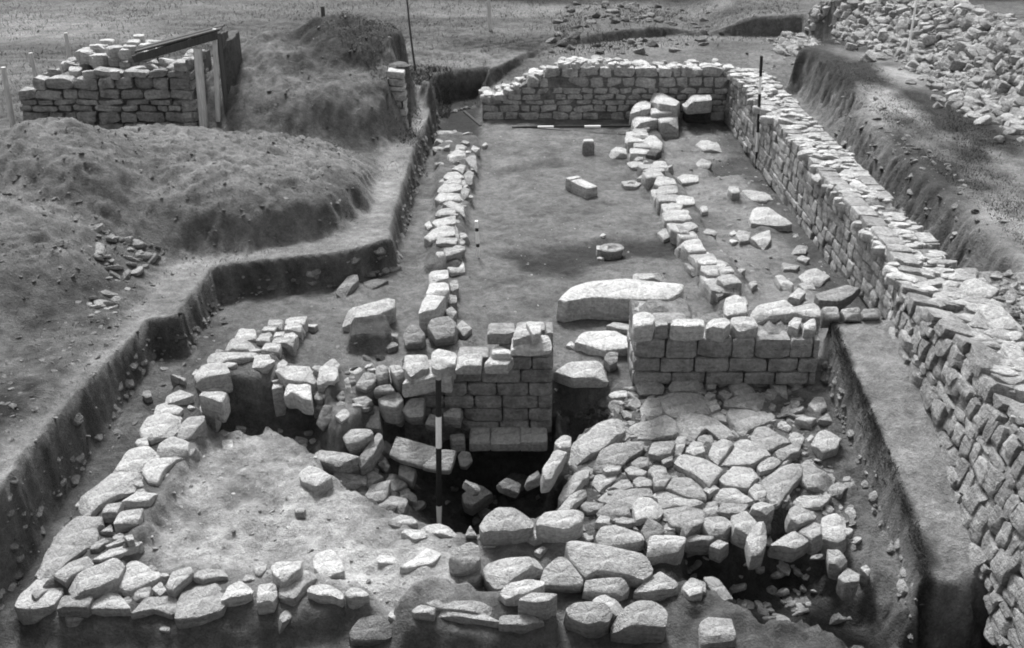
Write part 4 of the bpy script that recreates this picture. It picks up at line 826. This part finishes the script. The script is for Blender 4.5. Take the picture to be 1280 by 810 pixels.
# pebbles and crumbs
def crumbs(polys, name, label, seed):
    r = np.random.default_rng(seed); mb = MB()
    for poly, n, smin, smax, tone in polys:
        poly = np.asarray(poly); lo, hi = poly.min(0), poly.max(0); x = r.uniform(lo[0], hi[0], n * 3); y = r.uniform(lo[1], hi[1], n * 3)
        k = sdpoly(poly, x, y) > 0; x, y = x[k][:n], y[k][:n]; z = terrain(x, y)
        for i in range(len(x)):
            s = smin + (smax - smin) * r.random() ** (3 if smin < .05 else 1.6); V, Fc = stone(rpoly(s * r.uniform(.9, 1.7), s, n=6, r=r), s * .32, n=8, chips=2, rough=.12, r=r); a = r.uniform(0, 6.28); V = V * np.array([1, 1, .8]); nn_ = np.array([r.normal() * .4, r.normal() * .4, 1]); nn_ /= np.linalg.norm(nn_)
            u_ = np.array([math.cos(a), math.sin(a), 0]); u_ -= nn_ * (u_ @ nn_); u_ /= np.linalg.norm(u_)
            mb.add(frame(V, (x[i], y[i], z[i] + s * .08), u_, np.cross(nn_, u_), nn_), Fc, r.uniform(*tone))
    tag(mb.build(name, M_STONE), label, 'gravel', kind='stuff')
crumbs([(ROOM, 600, .012, .06, (.2, .5)), (W([(590, 160), (800, 160), (900, 390), (575, 400)], 0), 380, .012, .05, (.14, .4)), (W([(830, 150), (900, 150), (1090, 380), (920, 380)], 0), 420, .015, .09, (.16, .42)),
        (W([(0, 560), (260, 370), (300, 420), (20, 800)], -.2), 200, .02, .10, (.12, .3)), (W([(280, 350), (480, 350), (480, 470), (300, 470)], 0), 90, .015, .06, (.2, .4))], 'floor_gravel', 'crumbs of stone scattered over the dug floors', 11)
crumbs([(W([(20, 200), (440, 180), (450, 260), (200, 310), (120, 420), (0, 520), (-80, 420)], .8), 1400, .015, .09, (.12, .26)), (W([(120, 330), (200, 320), (150, 380), (110, 400)], .5), 60, .08, .26, (.2, .36)), (W([(290, 160), (400, 60), (510, 60), (510, 165)], 1.0), 400, .02, .08, (.14, .24)),
        (W([(620, 90), (1050, 50), (1050, 80), (900, 80), (640, 95)], .5), 160, .03, .14, (.15, .35))], 'spoil_gravel', 'stones and clods scattered over the spoil heaps', 12)
crumbs([(W([(1205, 345), (1290, 338), (1330, 520), (1290, 520)], .9), 500, .03, .22, (.2, .42)), (W([(1040, 130), (1200, 330), (1280, 330), (1060, 110)], .6), 260, .03, .16, (.14, .3))], 'bank_gravel', 'broken stone strewn over the bank right of the great wall', 13)
crumbs([(W([(715, 560), (790, 500), (1010, 480), (1060, 640), (1000, 690), (700, 650)], -.2), 1000, .06, .2, (.26, .42)), (W([(1000, 600), (1060, 620), (1070, 690), (1010, 680)], -.5), 50, .05, .2, (.2, .36)), (W([(420, 560), (700, 560), (690, 650), (480, 640)], -1.2), 70, .05, .2, (.06, .2))], 'rubble_gravel', 'small broken stone between the rubble blocks', 14)

mb = MB(); r = np.random.default_rng(31)
def section(pts, n, z0f, z1f, nrm_in, tone=(.1, .3)):
    at, L = polyline(np.asarray(pts))
    for _ in range(n):
        p, d = at(r.uniform(0, L)); nb = np.array([-d[1], d[0]]) * nrm_in; q = p[:2] + nb * r.uniform(-.01, .08); zz = gz(q[0], q[1]) + r.uniform(-.02, .05); s_ = .03 + .15 * r.random() ** 2.5
        V, Fc = stone(rpoly(s_ * r.uniform(1, 1.8), s_, r=r), s_ * .8, n=9, chips=2, r=r, rough=.1); nn = np.array([nb[0], nb[1], .8]); nn /= np.linalg.norm(nn); u = np.cross([0, 0, 1.], nn); u /= np.linalg.norm(u)
        mb.add(frame(V, (q[0], q[1], zz), u, np.cross(nn, u), nn), Fc, r.uniform(*tone))
section([(*p, 0) for p in E_MAIN[:18]], 420, 0, 0, -1)
section([(*p, 0) for p in W([(1150, 775, -.5), (1125, 650, -.2), (1080, 540, .1), (1035, 430, .35)])], 90, 0, 0, 1, (.18, .34))
section([(*p, 0) for p in W([(692, 474, -.05), (730, 482, -.1), (772, 494, -.1)])], 70, 0, 0, -1, (.05, .16))
section([(5.72, 12.4, 0), (5.72, 16, 0), (5.82, 19.6, 0)], 150, 0, 0, 1, (.14, .34))
tag(mb.build('section_gravel', M_STONE), 'stones showing in the cut earth faces', 'gravel', kind='stuff')

# ------------------------------------------------------------------ ruined hut and spoil wall
gh = 18.9
hx0, hx1 = PV(25, 140, gh)[0], PV(243, 140, gh)[0]
def hz(y): return PV(640, y, gh)[2]
root = empty('ruined_hut', (hx0, gh, .5), 'ruined stone hut with a slumped plank roof at its right end', 'hut')
LINE = [(hx0, gh, 0), (hx1, gh, 0)]; Lh = hx1 - hx0
ht = lambda s: hz(float(np.interp(s / Lh * 218 + 25, [25, 42, 60, 110, 225, 228, 243], [135, 108, 97, 93, 88, 76, 78])))
mb = MB(); courses(mb, LINE, -1, lambda s: .1, ht, .165, (.18, .5), .42, .3, tone=(.28, .42), joint=.010, out=.07, rough=.07, chips=2); mb.build('front_wall', M_STONE, root, root.location)
mb = MB(); core(mb, LINE, -1, lambda s: .3, ht, 1.7, n=30, drop=.1, tone=.2); mb.build('core', M_CORE, root, root.location)
for _ in range(34):
    sx_ = rng.uniform(0, Lh); dd = rng.uniform(.03, 1.3); V, Fc = stone(rpoly(rng.uniform(.22, .42), rng.uniform(.16, .26)), .15, n=18, chips=2, rough=.06)
    a_ = rng.normal() * .15; V = V @ np.array([[1, 0, a_], [0, 1, rng.normal() * .2], [-a_, 0, 1]]); o = link('top_stone', V, Fc, M_STONE, root, rng.uniform(.32, .54)); o.location = np.array([hx0 + sx_, gh + dd, ht(sx_) + .03]) - np.array(root.location)
for _ in range(60):
    x = rng.uniform(hx0 + .8, hx1 - .9); V, Fc = stone(rpoly(.3, .22), .18, n=16, chips=2); o = link('top_stone', V, Fc, M_STONE, root, rng.uniform(.36, .58)); o.location = np.array([x, gh + rng.uniform(.5, 1.6), hz(84) + rng.uniform(-.05, .28) * (1 - abs(x - (hx0 + 1.7)) / 1.6)]) - np.array(root.location)
mb = MB(); courses(mb, [(hx1, gh, 0), (hx1, gh + 1.2, 0)], -1, lambda s: .25, lambda s: hz(80), .17, (.2, .4), .3, .25, tone=(.4, .52), out=.08, rough=.07)
for _ in range(26):
    V, Fc = stone(rpoly(.26, .2), .16, n=16, chips=2); mb.add(V + np.array([hx1 + rng.uniform(-.2, .15), gh - rng.uniform(.05, .3), .55 + rng.uniform(0, .22)]), Fc, rng.uniform(.4, .58))
mb.build('end_wall', M_STONE, root, root.location)
def beam(p, q, w, h, mat, name, parent):
    p = np.asarray(p); q = np.asarray(q); d = (q - p); L = np.linalg.norm(d); d /= L; up = np.array([0, 0, 1.]) if abs(d[2]) < .9 else np.array([0, 1., 0]); s = np.cross(d, up); s /= np.linalg.norm(s); up = np.cross(s, d)
    mb = MB(); mb.box((p + q) / 2, (w, h, L), axes=np.array([s, up, d]))
    o = mb.build(name, mat, parent, np.asarray(parent.location) if parent else (0, 0, 0), smooth=False); md = o.modifiers.new('b', 'BEVEL'); md.width = .008; return o
beam(PV(167, 74, gh - .12), PV(272, 44, gh - .12), .09, .12, M_WOODD, 'roof_beam', root)
beam(PV(262, 56, gh - .05) + np.array([.0, 0, 0]), PV(254, 162, gh - .05), .11, .11, M_WOODL, 'post', root) if False else None
beam(PV(247, 60, gh - .1), PV(255, 160, gh - .1), .12, .12, M_WOODL, 'post', root)
beam(PV(268, 36, gh - .05), PV(273, 152, gh - .05), .07, .07, M_WOODL, 'post', root)
q0, q1 = PV(170, 70, gh - .1), PV(272, 42, gh - .1)
for j in range(2):
    f = np.array([0, .22 * j, .012 * (j % 2)]); beam(q0 + f + np.array([0, .05, .07]), q1 + f + np.array([.05, .05, .07]), .21, .035, M_WOODD, 'roof_plank', root)
beam(PV(188, 66, gh + .2), PV(233, 48, gh + .2), .2, .05, M_WOODD, 'roof_plank', root)
for j in range(3):
    x = hx1 + .08 + .13 * j * .0; xx = PV(276, 90, gh + .1)[0]
    beam((xx + .03, gh + .1 + .24 * j, .4), (xx + .03, gh + .1 + .24 * j, hz(44) - .02 * j), .035, .22, M_WOODD, 'side_board', root)
beam((hx1, gh + 1.25, 1.0), (xx, gh + 1.25, 1.0), 1.3, .05, M_WOODD, 'back_board', root)
mb = MB(); V, Fc = stone(rpoly(.3, 1.2, 8), 1.1, n=30, rough=.12); mb.add(V + np.array([xx + .02, gh + .75, hz(56)]), Fc, .1); o = mb.build('turf_bank', M_TURF, root, root.location)

gx = 19.6
sx0, sx1 = PV(484, 120, gx)[0], PV(508, 120, gx)[0]
root = empty('standing_masonry', (sx0, gx, .4), 'thin upright stack of pale stones at the right edge of the spoil heap', 'masonry')
mb = MB(); courses(mb, [(sx0, gx, 0), (sx1, gx, 0)], -1, lambda s: .3, lambda s: PV(640, 84, gx)[2], .14, (.25, .5), .4, .6, tone=(.36, .55), out=.12, rough=.08); mb.build('stones', M_STONE, root, root.location)
mb = MB(); V, Fc = stone(rpoly(.5, .5, 8), 1.4, n=24); mb.add(V + np.array([(sx0 + sx1) / 2 - .02, gx + .45, PV(640, 86, gx)[2]]), Fc, .2); mb.build('core', M_CORE, root, root.location)
# leaning board in the dark hole
p = PV(580, 139, 21.2); q = PV(601, 157, 20.9)
o = beam(p, q, .07, .03, M_WOODD, 'loose_board', None); tag(o, 'weathered board leaning in the dark hole left of the end wall', 'board')
for px, y0, y1, Y, kind, lab in [((4, 17), 84, 164, 19.6, M_WOODL, 'tall pale fence post leaning at the left edge before the hut'), ((38, 48), 66, 108, 22.5, M_WOODL, 'short pale fence post just left of the ruined hut'), ((82, 85), 41, 70, 25.5, M_WOODL, 'farthest pale fence post behind the ruined hut'),
    ((403, 406), 8, 30, 24.5, M_WOODD, 'stubby dark post behind the crest of the spoil heap'), ((508, 518), -8, 44, 24.5, M_WOODD, 'slender dark stake standing behind the spoil heap'), ((611, 613), -6, 26, 29.0, M_WOODL, 'faint pale fence post alone in the far field'), ((1147, 1141), -6, 13, 23.5, M_WHITE, 'thin white stick standing in the stone heap')]:
    a = PV(px[0], y0, Y); b = PV(px[1], y1, Y); b[2] = min(b[2], gz(b[0], b[1]) - .1)
    mb = MB(); r_ = .022 if 'slender' in lab or 'stick' in lab else .05
    m_ = a + (b - a) * .5 + np.array([rng.normal() * .012, 0, 0]); mb.tube(b, m_, r_ * 1.15, r_, 9); mb.tube(m_, a, r_, r_ * .85, 9)
    o = mb.build('fence_post', kind, None, b); o.location = b; tag(o, lab, 'post')

# ------------------------------------------------------------------ grass
def grass(polys, name, label, mat, seed):
    r = np.random.default_rng(seed); Vs, Fs = [], []; n0 = 0
    for poly, n, h0, h1, fn in polys:
        poly = np.asarray(poly); lo, hi = poly.min(0), poly.max(0); x = r.uniform(lo[0], hi[0], n * 4); y = r.uniform(lo[1], hi[1], n * 4)
        k = sdpoly(poly, x, y) > 0; x, y = x[k], y[k]
        k = fbm(x, y, .8, 3) + .25 * r.normal(size=len(x)) > fn; x, y = x[k][:n], y[k][:n]; z = terrain(x, y); m = len(x)
        a = r.uniform(0, 6.28, m); h = r.uniform(h0, h1, m); w = h * r.uniform(.06, .14, m); bx = r.normal(size=m) * h * .5; by = r.normal(size=m) * h * .5
        dx, dy = np.cos(a) * w, np.sin(a) * w
        V = np.stack([np.column_stack([x - dx, y - dy, z - .01]), np.column_stack([x + dx, y + dy, z - .01]), np.column_stack([x + dx * .6 + bx * .4, y + dy * .6 + by * .4, z + h * .6]), np.column_stack([x + bx, y + by, z + h])], 1).reshape(-1, 3)
        Vs.append(V); Fs += [(n0 + 4 * i, n0 + 4 * i + 1, n0 + 4 * i + 2, n0 + 4 * i + 3) for i in range(m)]; n0 += 4 * m
    o = link(name, np.vstack(Vs), Fs, mat, None, None, False); tag(o, label, 'grass', kind='stuff')
def strip(pts, w, z):
    p = W(pts, z); q = p + np.array([w, 0]); return np.vstack([p, q[::-1]])
grass([(strip([(1036, 404, .5), (1054, 455, .4), (1095, 545, .2), (1140, 650, -.05), (1168, 765, -.3)], .08, None), 2600, .012, .035, -.4),
       (np.array([(6.15, 12.2), (6.7, 12.2), (7.4, 18), (7.4, 23.5), (6.5, 23.5), (6.25, 18)]), 6000, .012, .035, .05), (W([(1180, 130), (1290, 190), (1290, 320), (1210, 240)], .9), 5000, .012, .035, -.05),
       (W([(395, 40), (520, 22), (530, 75), (440, 50)], 2.0), 3000, .015, .05, -.1), (W([(510, 70), (565, 75), (560, 100), (515, 100)], .7), 1800, .02, .08, -.1), (W([(690, 38), (790, 38), (850, 0), (700, -10)], 1.0), 1800, .02, .08, .1)],
      'rank_grass', 'dark rank grass along the cut edges and bank', M_GRASS, 21)
grass([(W([(-60, 330), (40, 200), (430, 180), (455, 250), (330, 300), (200, 320), (60, 480), (-60, 540)], .8), 1800, .012, .04, .12), (W([(290, 165), (400, 50), (510, 50), (510, 165)], 1.2), 900, .012, .04, .1), (W([(-100, 165), (40, 165), (300, 60), (520, 60), (600, 85), (700, 50), (1000, 35), (1000, -60), (-150, -60)], .8), 45000, .02, .07, -.2)], 'field_grass', 'short rough grass of the field and the weedy spoil heaps', M_GRASSF, 22)

# soil packed round the foot of the half-buried stones
Zg = ZZ.copy()
def pack(cx, cy, w, d, rise):
    R_ = max(w, d) * .5 + .16
    i0, i1 = np.searchsorted(xs, [cx - R_, cx + R_]); j0, j1 = np.searchsorted(ys, [cy - R_, cy + R_])
    if i1 <= i0 or j1 <= j0: return
    sx = XX[j0:j1, i0:i1] - cx; sy = YY[j0:j1, i0:i1] - cy
    q = np.sqrt((sx / (w * .5 + .10)) ** 2 + (sy / (d * .5 + .10)) ** 2)
    m = sstep(1.0, .7, q) * (.7 + .9 * vnoise(XX[j0:j1, i0:i1] * 7 + cx, YY[j0:j1, i0:i1] * 7))
    Zg[j0:j1, i0:i1] = np.maximum(Zg[j0:j1, i0:i1], ZZ[j0:j1, i0:i1] + rise * m)
for i in LOOSE:
    c = i['c']; e_ = c[2] - gz(c[0], c[1])
    if .01 < e_ < .32: pack(c[0], c[1], i['w'], i['d'], min(.05, e_ * .36))
for o in COL.objects:
    if o.type == 'MESH' and o.name.startswith('stone') and o.parent is not None:
        c = np.array(o.parent.location) + np.array(o.location); dm = o.dimensions
        e_ = c[2] - gz(c[0], c[1])
        if .01 < e_ < .3: pack(c[0], c[1], dm[0], dm[1], min(.05, e_ * .36))
co_ = np.column_stack([XX.ravel(), YY.ravel(), Zg.ravel()]).astype(np.float32)
ground.data.vertices.foreach_set('co', co_.ravel()); ground.data.update()

# ------------------------------------------------------------------ light, sky, camera
SUN_EL, SUN_AZ = R(56), R(-14)      # azimuth from +Y towards +X
world = bpy.data.worlds.new('World'); scene.world = world; world.use_nodes = True
nt = world.node_tree; nt.nodes.clear()
sky = nt.nodes.new('ShaderNodeTexSky'); sky.sky_type = 'NISHITA'; sky.sun_disc = False; sky.sun_elevation = SUN_EL; sky.sun_rotation = SUN_AZ
sky.dust_density = 4.0
bw = nt.nodes.new('ShaderNodeRGBToBW'); bg = nt.nodes.new('ShaderNodeBackground'); bg.inputs[1].default_value = .115
out = nt.nodes.new('ShaderNodeOutputWorld')
nt.links.new(sky.outputs[0], bw.inputs[0]); nt.links.new(bw.outputs[0], bg.inputs[0]); nt.links.new(bg.outputs[0], out.inputs[0])
sl = bpy.data.lights.new('sun', 'SUN'); sl.energy = 2.5; sl.angle = R(12); sl.color = (1, 1, 1)
so = bpy.data.objects.new('sun', sl); COL.objects.link(so)
from mathutils import Vector
sd = Vector((math.sin(SUN_AZ) * math.cos(SUN_EL), math.cos(SUN_AZ) * math.cos(SUN_EL), math.sin(SUN_EL)))
so.rotation_euler = sd.to_track_quat('Z', 'Y').to_euler()
cam = bpy.data.cameras.new('camera'); cam.sensor_width = 36; cam.lens = 36 * F / 1280; cam.clip_end = 3000; cam.clip_start = .1
co = bpy.data.objects.new('camera', cam); COL.objects.link(co); co.location = (0, 0, CAM_H); co.rotation_euler = (math.pi / 2 - PITCH, 0, 0)
scene.camera = co
scene.view_settings.view_transform = 'Standard'; scene.view_settings.look = 'None'; scene.view_settings.exposure = 1.33; scene.view_settings.gamma = 1
scene.cycles.filter_width = 1.9
